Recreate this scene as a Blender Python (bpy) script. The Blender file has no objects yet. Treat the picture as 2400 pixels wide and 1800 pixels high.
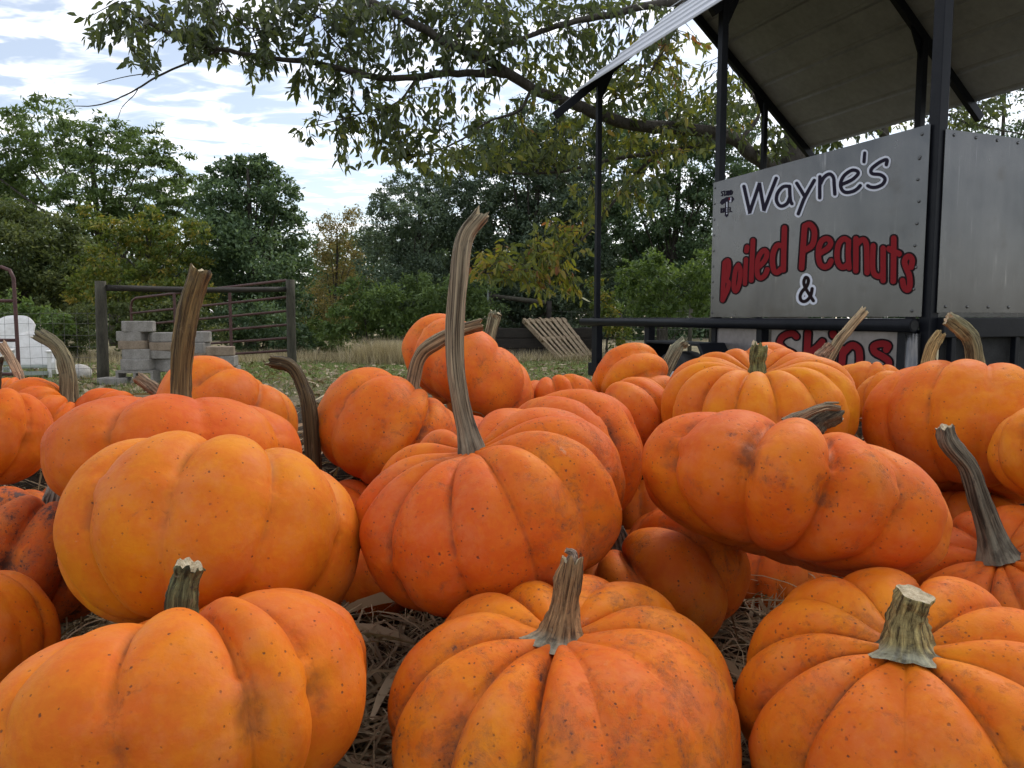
import bpy, math, random
import numpy as np
from mathutils import Vector, Matrix, noise

random.seed(7)
RNG = np.random.default_rng(7)
SC = bpy.context.scene
COL = SC.collection

# ------------------------------------------------------------------ camera
CAM_Z = 0.9
FPX = 1767.0                       # focal length in photograph pixels (2400 wide)
PITCH = math.atan(155.0 / FPX)
cam_d = bpy.data.cameras.new('camera')
cam = bpy.data.objects.new('camera', cam_d)
COL.objects.link(cam)
cam.location = (0, 0, CAM_Z)
cam.rotation_euler = (math.radians(90) - PITCH, 0, 0)
cam_d.sensor_width = 36.0
cam_d.lens = 36.0 * FPX / 2400.0
cam_d.clip_start = 0.02
cam_d.clip_end = 2000
SC.camera = cam
C0 = Vector((0, 0, CAM_Z))
FWD = Vector((0, math.cos(PITCH), -math.sin(PITCH)))
UP = Vector((0, math.sin(PITCH), math.cos(PITCH)))
RIGHT = Vector((1, 0, 0))
SF = 2400.0 / 2212.0               # working coordinates (2212 wide) -> photograph pixels


def ray(px, py):
    return FWD + RIGHT * ((px - 1200.0) / FPX) + UP * ((900.0 - py) / FPX)


def at_depth(px, py, d):
    return C0 + ray(px, py) * d


def at_y(px, py, Y):
    r = ray(px, py)
    return C0 + r * (Y / r.y)


def at_ground(px, py, z=0.0):
    r = ray(px, py)
    return C0 + r * ((z - CAM_Z) / r.z)


def FD(x, y, d):
    return at_depth(x * SF, y * SF, d)


def FY(x, y, Y):
    return at_y(x * SF, y * SF, Y)


# ------------------------------------------------------------------ world, sun, exposure
SUN_EL, SUN_AZ = math.radians(44), math.radians(38)     # azimuth from +y towards +x
world = bpy.data.worlds.new('World')
SC.world = world
world.use_nodes = True
wt = world.node_tree
wt.nodes.clear()


def WN(t, **kw):
    n = wt.nodes.new(t)
    for k, v in kw.items():
        setattr(n, k, v)
    return n


def wmath(op, a, b=None, clamp=False):
    n = WN('ShaderNodeMath', operation=op, use_clamp=clamp)
    for i, v in enumerate((a, b)):
        if v is None:
            continue
        if isinstance(v, (int, float)):
            n.inputs[i].default_value = v
        else:
            wt.links.new(v, n.inputs[i])
    return n.outputs[0]


sky = WN('ShaderNodeTexSky', sky_type='NISHITA', sun_disc=False)
sky.sun_elevation = SUN_EL
sky.sun_rotation = SUN_AZ
sky.air_density = 1.0
sky.dust_density = 1.0
bg_sky = WN('ShaderNodeBackground')
bg_sky.inputs['Strength'].default_value = 0.075
wt.links.new(sky.outputs[0], bg_sky.inputs['Color'])
tc = WN('ShaderNodeTexCoord')
sep = WN('ShaderNodeSeparateXYZ')
wt.links.new(tc.outputs['Generated'], sep.inputs[0])
zz = wmath('ADD', wmath('MAXIMUM', sep.outputs[2], 0.0), 0.10)
cx_ = wmath('DIVIDE', sep.outputs[0], zz)
cy_ = wmath('DIVIDE', sep.outputs[1], zz)
comb = WN('ShaderNodeCombineXYZ')
wt.links.new(cx_, comb.inputs[0])
wt.links.new(cy_, comb.inputs[1])
mp = WN('ShaderNodeMapping')
mp.inputs['Rotation'].default_value = (0, 0, math.radians(-20))
mp.inputs['Scale'].default_value = (1.0, 1.7, 1.0)
wt.links.new(comb.outputs[0], mp.inputs['Vector'])
n1 = WN('ShaderNodeTexNoise')
n1.inputs['Scale'].default_value = 4.2
n1.inputs['Detail'].default_value = 4
n1.inputs['Roughness'].default_value = 0.56
n1.inputs['Distortion'].default_value = 0.55
wt.links.new(mp.outputs[0], n1.inputs['Vector'])
n2 = WN('ShaderNodeTexNoise')
n2.inputs['Scale'].default_value = 0.55
n2.inputs['Detail'].default_value = 3
wt.links.new(mp.outputs[0], n2.inputs['Vector'])
cov = wmath('ADD', wmath('MULTIPLY', n1.outputs['Fac'], 0.72), wmath('MULTIPLY', n2.outputs['Fac'], 0.42))
ramp = WN('ShaderNodeValToRGB')
ramp.color_ramp.elements[0].position = 0.50
ramp.color_ramp.elements[0].color = (0.17, 0.17, 0.17, 1)
ramp.color_ramp.elements[1].position = 0.73
ramp.color_ramp.elements[1].color = (1, 1, 1, 1)
ramp.color_ramp.interpolation = 'EASE'
wt.links.new(cov, ramp.inputs[0])
bg_cl = WN('ShaderNodeBackground')
bg_cl.inputs['Color'].default_value = (1.0, 0.985, 0.985, 1)
bg_cl.inputs['Strength'].default_value = 1.0
mixw = WN('ShaderNodeMixShader')
wt.links.new(ramp.outputs[0], mixw.inputs[0])
wt.links.new(bg_sky.outputs[0], mixw.inputs[1])
wt.links.new(bg_cl.outputs[0], mixw.inputs[2])
wo = WN('ShaderNodeOutputWorld')
wt.links.new(mixw.outputs[0], wo.inputs[0])

sun_d = bpy.data.lights.new('sun', 'SUN')
sun_d.energy = 0.8
sun_d.angle = math.radians(12)
sun_d.color = (1.0, 0.95, 0.86)
sun = bpy.data.objects.new('sun', sun_d)
COL.objects.link(sun)
sdir = Vector((math.sin(SUN_AZ) * math.cos(SUN_EL), math.cos(SUN_AZ) * math.cos(SUN_EL), math.sin(SUN_EL)))
sun.rotation_euler = sdir.to_track_quat('Z', 'Y').to_euler()

SC.view_settings.view_transform = 'Standard'
SC.view_settings.look = 'None'
SC.view_settings.exposure = 0.98
SC.view_settings.gamma = 1.0
SC.view_settings.use_curve_mapping = False
SC.render.engine = 'CYCLES'
SC.cycles.max_bounces = 6
SC.cycles.diffuse_bounces = 3
SC.cycles.glossy_bounces = 3
SC.cycles.transmission_bounces = 3
SC.cycles.use_denoising = True
SC.cycles.use_adaptive_sampling = True
SC.cycles.adaptive_threshold = 0.02

# ------------------------------------------------------------------ helpers


def tag(o, label=None, cat=None, group=None, kind=None):
    if label:
        o['label'] = label
    if cat:
        o['category'] = cat
    if group:
        o['group'] = group
    if kind:
        o['kind'] = kind
    return o


def thing(name, label, cat, loc=(0, 0, 0), group=None):
    o = bpy.data.objects.new(name, None)
    o.empty_display_size = 0.05
    COL.objects.link(o)
    o.matrix_world = Matrix.Translation(Vector(loc))
    return tag(o, label, cat, group)


def put(name, me, m=None, parent=None):
    """link a mesh given in world coordinates (or parent-relative when parent is an Empty at a location)"""
    o = bpy.data.objects.new(name, me)
    COL.objects.link(o)
    if m is not None and len(me.materials) == 0:
        for q in (m if isinstance(m, (list, tuple)) else [m]):
            me.materials.append(q)
    if parent is not None:
        o.parent = parent
        root = parent
        off = Vector((0, 0, 0))
        while root is not None:
            off += root.location
            root = root.parent
        o.location = -off
    return o


def set_uv_attr(me, tint=None):
    if tint is not None:
        a = me.attributes.new('tint', 'FLOAT', 'POINT')
        a.data.foreach_set('value', np.asarray(tint, dtype=np.float32))


def mesh_np(name, verts, faces_flat, loop_tot, smooth=False, tint=None):
    """fast mesh from numpy: verts (n,3); faces_flat indices; loop_tot per-face sizes"""
    me = bpy.data.meshes.new(name)
    verts = np.asarray(verts, dtype=np.float32)
    faces_flat = np.asarray(faces_flat, dtype=np.int32).ravel()
    loop_tot = np.asarray(loop_tot, dtype=np.int32).ravel()
    me.vertices.add(len(verts))
    me.vertices.foreach_set('co', verts.ravel())
    me.loops.add(len(faces_flat))
    me.loops.foreach_set('vertex_index', faces_flat)
    me.polygons.add(len(loop_tot))
    starts = np.concatenate(([0], np.cumsum(loop_tot)[:-1])).astype(np.int32)
    me.polygons.foreach_set('loop_start', starts)
    me.polygons.foreach_set('loop_total', loop_tot)
    if smooth:
        me.polygons.foreach_set('use_smooth', np.ones(len(loop_tot), dtype=bool))
    set_uv_attr(me, tint)
    me.update(calc_edges=True)
    return me


class MB:
    """collects simple solids into ONE mesh"""

    def __init__(self):
        self.v, self.f, self.s = [], [], []

    def add(self, verts, faces, smooth=False):
        b = len(self.v)
        self.v += [tuple(p) for p in verts]
        self.f += [tuple(b + i for i in f) for f in faces]
        self.s += [smooth] * len(faces)
        return self

    def hexa(self, p):        # p: 8 corners, bottom 0-3 ccw, top 4-7
        return self.add(p, [(3, 2, 1, 0), (4, 5, 6, 7), (0, 1, 5, 4), (1, 2, 6, 5), (2, 3, 7, 6), (3, 0, 4, 7)])

    def box(self, c, X, Y, Z, hx, hy, hz):
        c, X, Y, Z = Vector(c), Vector(X) * hx, Vector(Y) * hy, Vector(Z) * hz
        return self.hexa([c - X - Y - Z, c + X - Y - Z, c + X + Y - Z, c - X + Y - Z,
                          c - X - Y + Z, c + X - Y + Z, c + X + Y + Z, c - X + Y + Z])

    def bar(self, a, b, w, h, upv=(0, 0, 1)):
        a, b = Vector(a), Vector(b)
        d = (b - a)
        L = d.length
        d.normalize()
        side = d.cross(Vector(upv))
        if side.length < 1e-5:
            side = d.cross(Vector((1, 0, 0)))
        side.normalize()
        u = side.cross(d)
        return self.box((a + b) / 2, side, d, u, w / 2, L / 2, h / 2)

    def tube(self, pts, r, n=8, caps=True, smooth=True, jit=0.0, seed=0):
        pts = [Vector(p) for p in pts]
        m = len(pts)
        rs = r if isinstance(r, (list, tuple)) else [r] * m
        b = len(self.v)
        prev = None
        rr = random.Random(seed)
        for i, p in enumerate(pts):
            t = (pts[min(i + 1, m - 1)] - pts[max(i - 1, 0)]).normalized()
            if prev is None:
                a = t.cross(Vector((0, 0, 1)))
                if a.length < 1e-3:
                    a = t.cross(Vector((1, 0, 0)))
                a.normalize()
            else:
                a = prev - t * prev.dot(t)
                a.normalize()
            prev = a
            c = t.cross(a)
            for k in range(n):
                th = 2 * math.pi * k / n
                q = rs[i] * (1 + (jit * (rr.random() - 0.5) if jit else 0))
                self.v.append(tuple(p + a * (q * math.cos(th)) + c * (q * math.sin(th))))
        for i in range(m - 1):
            for k in range(n):
                k2 = (k + 1) % n
                self.f.append((b + i * n + k, b + i * n + k2, b + (i + 1) * n + k2, b + (i + 1) * n + k))
                self.s.append(smooth)
        if caps:
            self.f.append(tuple(b + k for k in range(n))[::-1])
            self.s.append(False)
            self.f.append(tuple(b + (m - 1) * n + k for k in range(n)))
            self.s.append(False)
        return self

    def mesh(self, name):
        me = bpy.data.meshes.new(name)
        me.from_pydata(self.v, [], self.f)
        me.polygons.foreach_set('use_smooth', self.s)
        me.update()
        return me

    def build(self, name, m, parent=None, bevel=0.0, seg=2):
        o = put(name, self.mesh(name), m, parent)
        if bevel:
            bv = o.modifiers.new('bevel', 'BEVEL')
            bv.width = bevel
            bv.segments = seg
            bv.limit_method = 'ANGLE'
        return o


def catmull(pts, n):
    """n samples through control points"""
    P = [Vector(p) for p in pts]
    P = [P[0] * 2 - P[1]] + P + [P[-1] * 2 - P[-2]]
    m = len(P) - 3
    out = []
    for i in range(n):
        t = i / (n - 1) * m
        k = min(int(t), m - 1)
        u = t - k
        a, b, c, d = P[k], P[k + 1], P[k + 2], P[k + 3]
        out.append(0.5 * ((2 * b) + (c - a) * u + (2 * a - 5 * b + 4 * c - d) * u * u + (3 * b - a - 3 * c + d) * u ** 3))
    return out


# ------------------------------------------------------------------ materials


class Mat:
    def __init__(self, name):
        self.m = bpy.data.materials.new(name)
        self.m.use_nodes = True
        self.t = self.m.node_tree
        self.p = self.t.nodes['Principled BSDF']
        self.out = self.t.nodes['Material Output']

    def n(self, typ, **kw):
        x = self.t.nodes.new(typ)
        for k, v in kw.items():
            setattr(x, k, v)
        return x

    def set(self, sock, v):
        if hasattr(v, 'is_linked') or hasattr(v, 'links'):
            self.t.links.new(v, sock)
        else:
            sock.default_value = v

    def noise(self, vec, scale, detail=3, rough=0.55, dist=0.0):
        x = self.n('ShaderNodeTexNoise')
        x.inputs['Scale'].default_value = scale
        x.inputs['Detail'].default_value = detail
        x.inputs['Roughness'].default_value = rough
        x.inputs['Distortion'].default_value = dist
        if vec is not None:
            self.t.links.new(vec, x.inputs['Vector'])
        return x.outputs['Fac']

    def ramp(self, fac, *stops):
        x = self.n('ShaderNodeValToRGB')
        e = x.color_ramp.elements
        while len(e) < len(stops):
            e.new(0.5)
        for q, (pos, c) in zip(e, stops):
            q.position = pos
            q.color = (c, c, c, 1) if isinstance(c, (int, float)) else tuple(c[:3]) + (1,)
        self.t.links.new(fac, x.inputs[0])
        return x.outputs[0]

    def mix(self, fac, a, b, mode='MIX'):
        x = self.n('ShaderNodeMix', data_type='RGBA', blend_type=mode)
        x.clamp_factor = True
        for sock, v in ((x.inputs[0], fac), (x.inputs[6], a), (x.inputs[7], b)):
            if isinstance(v, (int, float)):
                sock.default_value = v
            elif isinstance(v, (tuple, list)):
                sock.default_value = tuple(v[:3]) + (1,)
            else:
                self.t.links.new(v, sock)
        return x.outputs[2]

    def math(self, op, a, b=0.5, clamp=False):
        x = self.n('ShaderNodeMath', operation=op, use_clamp=clamp)
        for i, v in enumerate((a, b)):
            if isinstance(v, (int, float)):
                x.inputs[i].default_value = v
            else:
                self.t.links.new(v, x.inputs[i])
        return x.outputs[0]

    def bump(self, h, strength=0.2, dist=0.01):
        x = self.n('ShaderNodeBump')
        x.inputs['Strength'].default_value = strength
        x.inputs['Distance'].default_value = dist
        self.t.links.new(h, x.inputs['Height'])
        self.t.links.new(x.outputs[0], self.p.inputs['Normal'])

    def coord(self, which='Object', scale=None, offset_random=False):
        x = self.n('ShaderNodeTexCoord').outputs[which]
        if offset_random:
            oi = self.n('ShaderNodeObjectInfo')
            mul = self.math('MULTIPLY', oi.outputs['Random'], 37.0)
            ad = self.n('ShaderNodeVectorMath', operation='ADD')
            self.t.links.new(x, ad.inputs[0])
            self.t.links.new(mul, ad.inputs[1])
            x = ad.outputs[0]
        if scale:
            mpn = self.n('ShaderNodeMapping')
            mpn.inputs['Scale'].default_value = scale
            self.t.links.new(x, mpn.inputs['Vector'])
            x = mpn.outputs[0]
        return x

    def fin(self, color=None, rough=0.6, metal=0.0, spec=0.5):
        if color is not None:
            if isinstance(color, (tuple, list)):
                self.p.inputs['Base Color'].default_value = tuple(color[:3]) + (1,)
            else:
                self.t.links.new(color, self.p.inputs['Base Color'])
        if isinstance(rough, (int, float)):
            self.p.inputs['Roughness'].default_value = rough
        else:
            self.t.links.new(rough, self.p.inputs['Roughness'])
        self.p.inputs['Metallic'].default_value = metal
        self.p.inputs['Specular IOR Level'].default_value = spec
        return self.m


def mottled(name, c1, c2, scale=8, rough=0.7, metal=0.0, stretch=(1, 1, 1), bump=0.15, bdist=0.004, spec=0.4, fine=6.0):
    M = Mat(name)
    v = M.coord('Object', stretch)
    f = M.noise(v, scale, 5, 0.6)
    g = M.noise(v, scale * fine, 3, 0.6)
    ff = M.math('ADD', M.math('MULTIPLY', f, 0.6), M.math('MULTIPLY', g, 0.4))
    col = M.ramp(ff, (0.35, c1), (0.65, c2))
    M.bump(g, bump, bdist)
    return M.fin(col, rough, metal, spec)


def leaf_mat(name, stops, transl=0.35, rough=0.55, tr_gain=1.3):
    """foliage: per-leaf tint picks the colour; part of the light goes through the leaf"""
    M = Mat(name)
    a = M.n('ShaderNodeAttribute', attribute_name='tint')
    col = M.ramp(a.outputs['Fac'], *stops)
    M.fin(col, rough, 0, 0.35)
    tr = M.n('ShaderNodeBsdfTranslucent')
    trc = M.mix(1.0, col, (tr_gain * 1.05, tr_gain, tr_gain * 0.55), 'MULTIPLY')
    M.t.links.new(trc, tr.inputs['Color'])
    ms = M.n('ShaderNodeMixShader')
    ms.inputs[0].default_value = transl
    M.t.links.new(M.p.outputs[0], ms.inputs[1])
    M.t.links.new(tr.outputs[0], ms.inputs[2])
    M.t.links.new(ms.outputs[0], M.out.inputs['Surface'])
    return M.m


# --- pumpkin rind
def make_rind():
    M = Mat('pumpkin_rind')
    oi = M.n('ShaderNodeObjectInfo')
    v = M.coord('Object', None, True)
    big = M.noise(v, 11, 3, 0.55)
    mid = M.noise(v, 40, 5, 0.65)
    fine = M.noise(v, 170, 3, 0.6)
    base = oi.outputs['Color']
    yel = M.mix(1.0, base, (1.02, 1.38, 0.8), 'MULTIPLY')
    red = M.mix(1.0, base, (0.88, 0.70, 0.9), 'MULTIPLY')
    c = M.mix(M.ramp(big, (0.36, 0.0), (0.66, 1.0)), red, yel)
    c = M.mix(M.ramp(mid, (0.42, 0.0), (0.62, 0.70)), c, red)
    c = M.mix(M.ramp(fine, (0.45, 0.0), (0.70, 0.30)), c, yel)
    # chalky rubbed bloom in soft patches
    bl = M.noise(v, 24, 6, 0.7)
    c = M.mix(M.ramp(bl, (0.48, 0.0), (0.70, 0.40)), c, (0.60, 0.20, 0.085))
    gat = M.n('ShaderNodeAttribute', attribute_name='groove').outputs['Fac']
    scar_amt = oi.outputs['Alpha']
    # browned scuffing: patchy, denser where soil and stalk rubbed into the grooves
    sc1 = M.noise(v, 38, 9, 0.78, 0.5)
    sc2 = M.noise(v, 8, 2, 0.5)
    pre = M.math('ADD', M.math('MULTIPLY', sc1, 0.76), M.math('MULTIPLY', sc2, 0.20))
    pre = M.math('ADD', pre, M.math('MULTIPLY', M.math('POWER', gat, 2.2), 0.035))
    pre = M.math('ADD', pre, M.math('SUBTRACT', M.math('MULTIPLY', scar_amt, 0.19), 0.045))
    grit = M.noise(v, 150, 6, 0.75)
    pre = M.math('ADD', pre, M.math('MULTIPLY', M.math('SUBTRACT', grit, 0.5), 0.40))
    scar = M.ramp(pre, (0.590, 0.0), (0.70, 0.75))
    c = M.mix(M.math('MULTIPLY', scar, 0.62), c, (0.21, 0.08, 0.04))
    core = M.ramp(pre, (0.69, 0.0), (0.735, 0.9))
    c = M.mix(core, c, (0.055, 0.035, 0.033))
    # soil and corky lines caught in the creases
    ln = M.math('MULTIPLY', M.ramp(gat, (0.55, 0.0), (0.95, 1.0)), M.ramp(M.noise(v, 33, 6, 0.7), (0.44, 0.0), (0.60, 0.8)))
    ln = M.math('MULTIPLY', ln, M.ramp(scar_amt, (0.0, 0.25), (0.7, 1.0)))
    c = M.mix(ln, c, (0.12, 0.05, 0.03))
    # pin-prick specks in three sizes
    spk_all = None
    for scl, lim, thr0, loc in ((110, .15, 1.04, 0.0), (190, .20, 1.00, 4.0), (330, .29, .97, 9.0)):
        vo = M.n('ShaderNodeTexVoronoi')
        vo.inputs['Scale'].default_value = scl
        mpv = M.n('ShaderNodeMapping')
        mpv.inputs['Location'].default_value = (loc, loc * .7, 1)
        M.t.links.new(v, mpv.inputs['Vector'])
        M.t.links.new(mpv.outputs[0], vo.inputs['Vector'])
        wob = M.noise(v, scl * 3.2, 2)
        dd = M.math('ADD', vo.outputs['Distance'], M.math('MULTIPLY', M.math('SUBTRACT', wob, 0.5), 0.35))
        spk = M.ramp(dd, (lim * .55, 1.0), (lim, 0.0))
        sel = M.n('ShaderNodeSeparateColor')
        M.t.links.new(vo.outputs['Color'], sel.inputs[0])
        clu = M.math('MULTIPLY', M.math('SUBTRACT', M.noise(v, 14 + loc, 4, 0.65), 0.42), 2.6)
        thr = M.math('SUBTRACT', thr0, M.math('MULTIPLY', scar_amt, clu))
        spk = M.math('MULTIPLY', spk, M.math('MULTIPLY', M.math('GREATER_THAN', sel.outputs[0], thr), M.math('ADD', M.math('MULTIPLY', sel.outputs[1], 0.7), 0.2)))
        spk_all = spk if spk_all is None else M.math('MAXIMUM', spk_all, spk)
    c = M.mix(spk_all, c, (0.10, 0.04, 0.025))
    # pale healed scratches
    w = M.n('ShaderNodeTexNoise')
    w.inputs['Scale'].default_value = 17
    w.inputs['Detail'].default_value = 8
    w.inputs['Roughness'].default_value = 0.78
    mpn = M.n('ShaderNodeMapping')
    mpn.inputs['Location'].default_value = (7, 3, 1)
    M.t.links.new(v, mpn.inputs['Vector'])
    M.t.links.new(mpn.outputs[0], w.inputs['Vector'])
    c = M.mix(M.ramp(w.outputs['Fac'], (0.655, 0.0), (0.71, 0.5)), c, (0.58, 0.33, 0.19))
    h = M.math('ADD', M.math('MULTIPLY', mid, 0.7), M.math('MULTIPLY', fine, 0.30))
    h = M.math('SUBTRACT', h, M.math('MULTIPLY', spk_all, 0.5))
    h = M.math('SUBTRACT', h, M.math('MULTIPLY', scar, 0.35))
    M.bump(h, 0.50, 0.0026)
    r = M.ramp(M.noise(v, 18, 4, 0.6), (0.35, 0.54), (0.7, 0.74))
    return M.fin(c, r, 0, 0.17)


def make_stem():
    M = Mat('dry_stem')
    oi = M.n('ShaderNodeObjectInfo')
    uv = M.n('ShaderNodeUVMap', uv_map='UVMap').outputs[0]
    mpn = M.n('ShaderNodeMapping')
    mpn.inputs['Scale'].default_value = (26, 1.9, 1)
    M.t.links.new(uv, mpn.inputs['Vector'])
    rv = M.math('MULTIPLY', oi.outputs['Random'], 31.0)
    ad = M.n('ShaderNodeVectorMath', operation='ADD')
    M.t.links.new(mpn.outputs[0], ad.inputs[0])
    M.t.links.new(rv, ad.inputs[1])
    st = M.noise(ad.outputs[0], 1.0, 6, 0.68, 0.3)
    mp2 = M.n('ShaderNodeMapping')
    mp2.inputs['Scale'].default_value = (9, 9, 1)
    M.t.links.new(uv, mp2.inputs['Vector'])
    ad2 = M.n('ShaderNodeVectorMath', operation='ADD')
    M.t.links.new(mp2.outputs[0], ad2.inputs[0])
    M.t.links.new(rv, ad2.inputs[1])
    pt = M.noise(ad2.outputs[0], 1.0, 5, 0.65)
    base = oi.outputs['Color']
    lite = M.mix(1.0, base, (2.3, 2.25, 2.2), 'MULTIPLY')
    dark = M.mix(1.0, base, (0.24, 0.21, 0.19), 'MULTIPLY')
    c = M.mix(M.ramp(st, (0.40, 0.0), (0.52, 1.0)), dark, base)
    c = M.mix(M.ramp(st, (0.54, 0.0), (0.68, 0.85)), c, lite)
    c = M.mix(M.ramp(pt, (0.60, 0.0), (0.70, 0.30)), c, (0.32, 0.26, 0.17))
    sepu = M.n('ShaderNodeSeparateXYZ')
    M.t.links.new(uv, sepu.inputs[0])
    collar = M.math('MULTIPLY', M.ramp(M.math('ADD', sepu.outputs[1], M.math('MULTIPLY', M.math('SUBTRACT', pt, 0.5), 0.12)), (0.05, 0.85), (0.17, 0.0)), oi.outputs['Alpha'])
    c = M.mix(collar, c, M.mix(M.ramp(pt, (0.42, 0.0), (0.58, 1.0)), (0.10, 0.095, 0.07), (0.36, 0.36, 0.27)))
    c = M.mix(M.ramp(pt, (0.30, 0.7), (0.42, 0.0)), c, (0.035, 0.03, 0.028))
    M.bump(M.math('ADD', st, M.math('MULTIPLY', pt, 0.6)), 0.9, 0.0022)
    return M.fin(c, 0.75, 0, 0.25)


MT = {}
MT['rind'] = make_rind()
MT['stem'] = make_stem()
MT['cut'] = mottled('stem_cut', (0.26, 0.19, 0.10), (0.60, 0.52, 0.36), 300, 0.85, bump=0.5, bdist=0.001)
MT['frame'] = mottled('black_paint', (0.006, 0.007, 0.010), (0.012, 0.013, 0.017), 14, 0.40, bump=0.08, bdist=0.002, spec=0.16)
MT['wood'] = mottled('weathered_wood', (0.030, 0.027, 0.019), (0.085, 0.078, 0.056), 5, 0.85, stretch=(4, 4, 0.7), bump=0.5, bdist=0.01)
MT['wood_dark'] = mottled('dark_wet_wood', (0.010, 0.008, 0.007), (0.034, 0.027, 0.020), 6, 0.75, stretch=(1, 1, 3), bump=0.4, bdist=0.008)
MT['pallet'] = mottled('pallet_wood', (0.15, 0.105, 0.062), (0.40, 0.31, 0.205), 7, 0.8, stretch=(3, 1, 3), bump=0.3, bdist=0.004)
MT['red_pipe'] = mottled('red_pipe_paint', (0.045, 0.016, 0.015), (0.105, 0.046, 0.038), 9, 0.55, bump=0.1)
MT['concrete'] = mottled('concrete_block', (0.17, 0.155, 0.135), (0.34, 0.32, 0.29), 6, 0.9, bump=0.4, bdist=0.006, fine=9)
MT['concrete_tan'] = mottled('tan_concrete', (0.17, 0.125, 0.085), (0.33, 0.26, 0.19), 6, 0.9, bump=0.4, bdist=0.006, fine=9)
MT['white'] = mottled('white_paint', (0.62, 0.60, 0.57), (0.80, 0.79, 0.77), 4, 0.5, bump=0.05)
MT['slat_grey'] = mottled('faded_slat', (0.22, 0.25, 0.22), (0.38, 0.42, 0.38), 5, 0.7, bump=0.1)
MT['wire'] = mottled('wire', (0.10, 0.09, 0.085), (0.20, 0.19, 0.18), 30, 0.5, metal=0.5)
MT['bark'] = mottled('bark', (0.030, 0.026, 0.021), (0.105, 0.092, 0.074), 9, 0.9, stretch=(3, 3, 0.8), bump=0.8, bdist=0.02)
MT['rubber'] = mottled('tyre_rubber', (0.012, 0.012, 0.012), (0.03, 0.03, 0.03), 20, 0.8)
MT['rim'] = mottled('rim_paint', (0.4, 0.4, 0.4), (0.55, 0.55, 0.55), 8, 0.4)
MT['stone'] = mottled('dark_stone', (0.045, 0.03, 0.024), (0.12, 0.09, 0.07), 10, 0.8)

MT['pale_stone'] = mottled('pale_stone', (0.30, 0.28, 0.25), (0.58, 0.56, 0.52), 9, 0.85)


def make_alu():
    M = Mat('aluminium_sheet')
    v = M.coord('Object')
    mpn = M.n('ShaderNodeMapping')
    mpn.inputs['Scale'].default_value = (9, 9, 0.8)
    M.t.links.new(v, mpn.inputs['Vector'])
    streak = M.noise(mpn.outputs[0], 1.0, 4, 0.6)
    blot = M.noise(v, 3.2, 5, 0.6)
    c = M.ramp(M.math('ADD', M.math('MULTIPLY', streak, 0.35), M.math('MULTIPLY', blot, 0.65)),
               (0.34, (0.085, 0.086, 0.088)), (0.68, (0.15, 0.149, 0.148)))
    mps = M.n('ShaderNodeMapping')
    mps.inputs['Scale'].default_value = (60, 60, 2.0)
    M.t.links.new(v, mps.inputs['Vector'])
    drip = M.ramp(M.noise(mps.outputs[0], 1.0, 3, 0.6), (0.60, 0.0), (0.70, 0.6))
    drip = M.math('MULTIPLY', drip, M.ramp(M.noise(v, 4.5, 3, 0.6), (0.48, 0.0), (0.62, 1.0)))
    c = M.mix(drip, c, (0.30, 0.29, 0.28))
    grime = M.ramp(M.noise(v, 7, 7, 0.7), (0.56, 0.0), (0.72, 0.6))
    c = M.mix(grime, c, (0.085, 0.078, 0.07))
    r = M.ramp(M.math('ADD', M.math('MULTIPLY', blot, 0.6), M.math('MULTIPLY', streak, 0.4)), (0.35, 0.16), (0.7, 0.30))
    M.bump(M.noise(v, 1.6, 2, 0.5), 0.12, 0.03)
    return M.fin(c, r, 0.9, 0.5)


MT['alu'] = make_alu()
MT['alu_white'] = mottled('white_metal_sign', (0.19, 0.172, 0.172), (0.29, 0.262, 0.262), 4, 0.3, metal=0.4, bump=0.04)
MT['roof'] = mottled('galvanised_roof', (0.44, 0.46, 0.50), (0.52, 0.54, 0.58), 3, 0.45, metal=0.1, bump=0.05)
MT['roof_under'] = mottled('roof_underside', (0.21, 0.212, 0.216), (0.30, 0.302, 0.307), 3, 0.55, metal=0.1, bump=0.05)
MT['ink'] = Mat('navy_ink').fin((0.014, 0.011, 0.024), 0.7, 0, 0.12)
MT['ink_black'] = Mat('black_outline_ink').fin((0.013, 0.006, 0.008), 0.7, 0, 0.12)
MT['ink_white'] = Mat('white_vinyl').fin((0.60, 0.62, 0.70), 0.6, 0, 0.2)
MT['ink_red'] = Mat('red_paint').fin((0.215, 0.010, 0.014), 0.7, 0, 0.15)


def make_ground():
    M = Mat('field_ground')
    v = M.coord('Object')
    a = M.noise(v, 0.55, 5, 0.6)
    b = M.noise(v, 6, 5, 0.65)
    c = M.noise(v, 45, 3, 0.6)
    soil = M.ramp(c, (0.35, (0.075, 0.056, 0.038)), (0.65, (0.25, 0.20, 0.14)))
    grass = M.ramp(c, (0.35, (0.072, 0.115, 0.026)), (0.65, (0.175, 0.225, 0.062)))
    tan = M.ramp(c, (0.35, (0.20, 0.16, 0.095)), (0.65, (0.42, 0.35, 0.23)))
    sp = M.n('ShaderNodeSeparateXYZ')
    M.t.links.new(v, sp.inputs[0])
    # further out (past 11 m) the litter gives way to grass, then to a dry strip
    yy = M.math('ADD', sp.outputs[1], M.math('MULTIPLY', a, 5.0))
    f1 = M.ramp(M.math('DIVIDE', yy, 40.0), (0.30, 0.20), (0.365, 0.90))
    f1 = M.math('ADD', f1, M.math('MULTIPLY', M.math('SUBTRACT', b, 0.5), 1.3), True)
    col = M.mix(f1, soil, grass)
    f2 = M.ramp(M.math('DIVIDE', yy, 40.0), (0.43, 0.0), (0.47, 0.85))
    col = M.mix(f2, col, tan)
    M.bump(M.math('ADD', b, c), 0.6, 0.05)
    return M.fin(col, 0.95, 0, 0.2)


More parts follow.
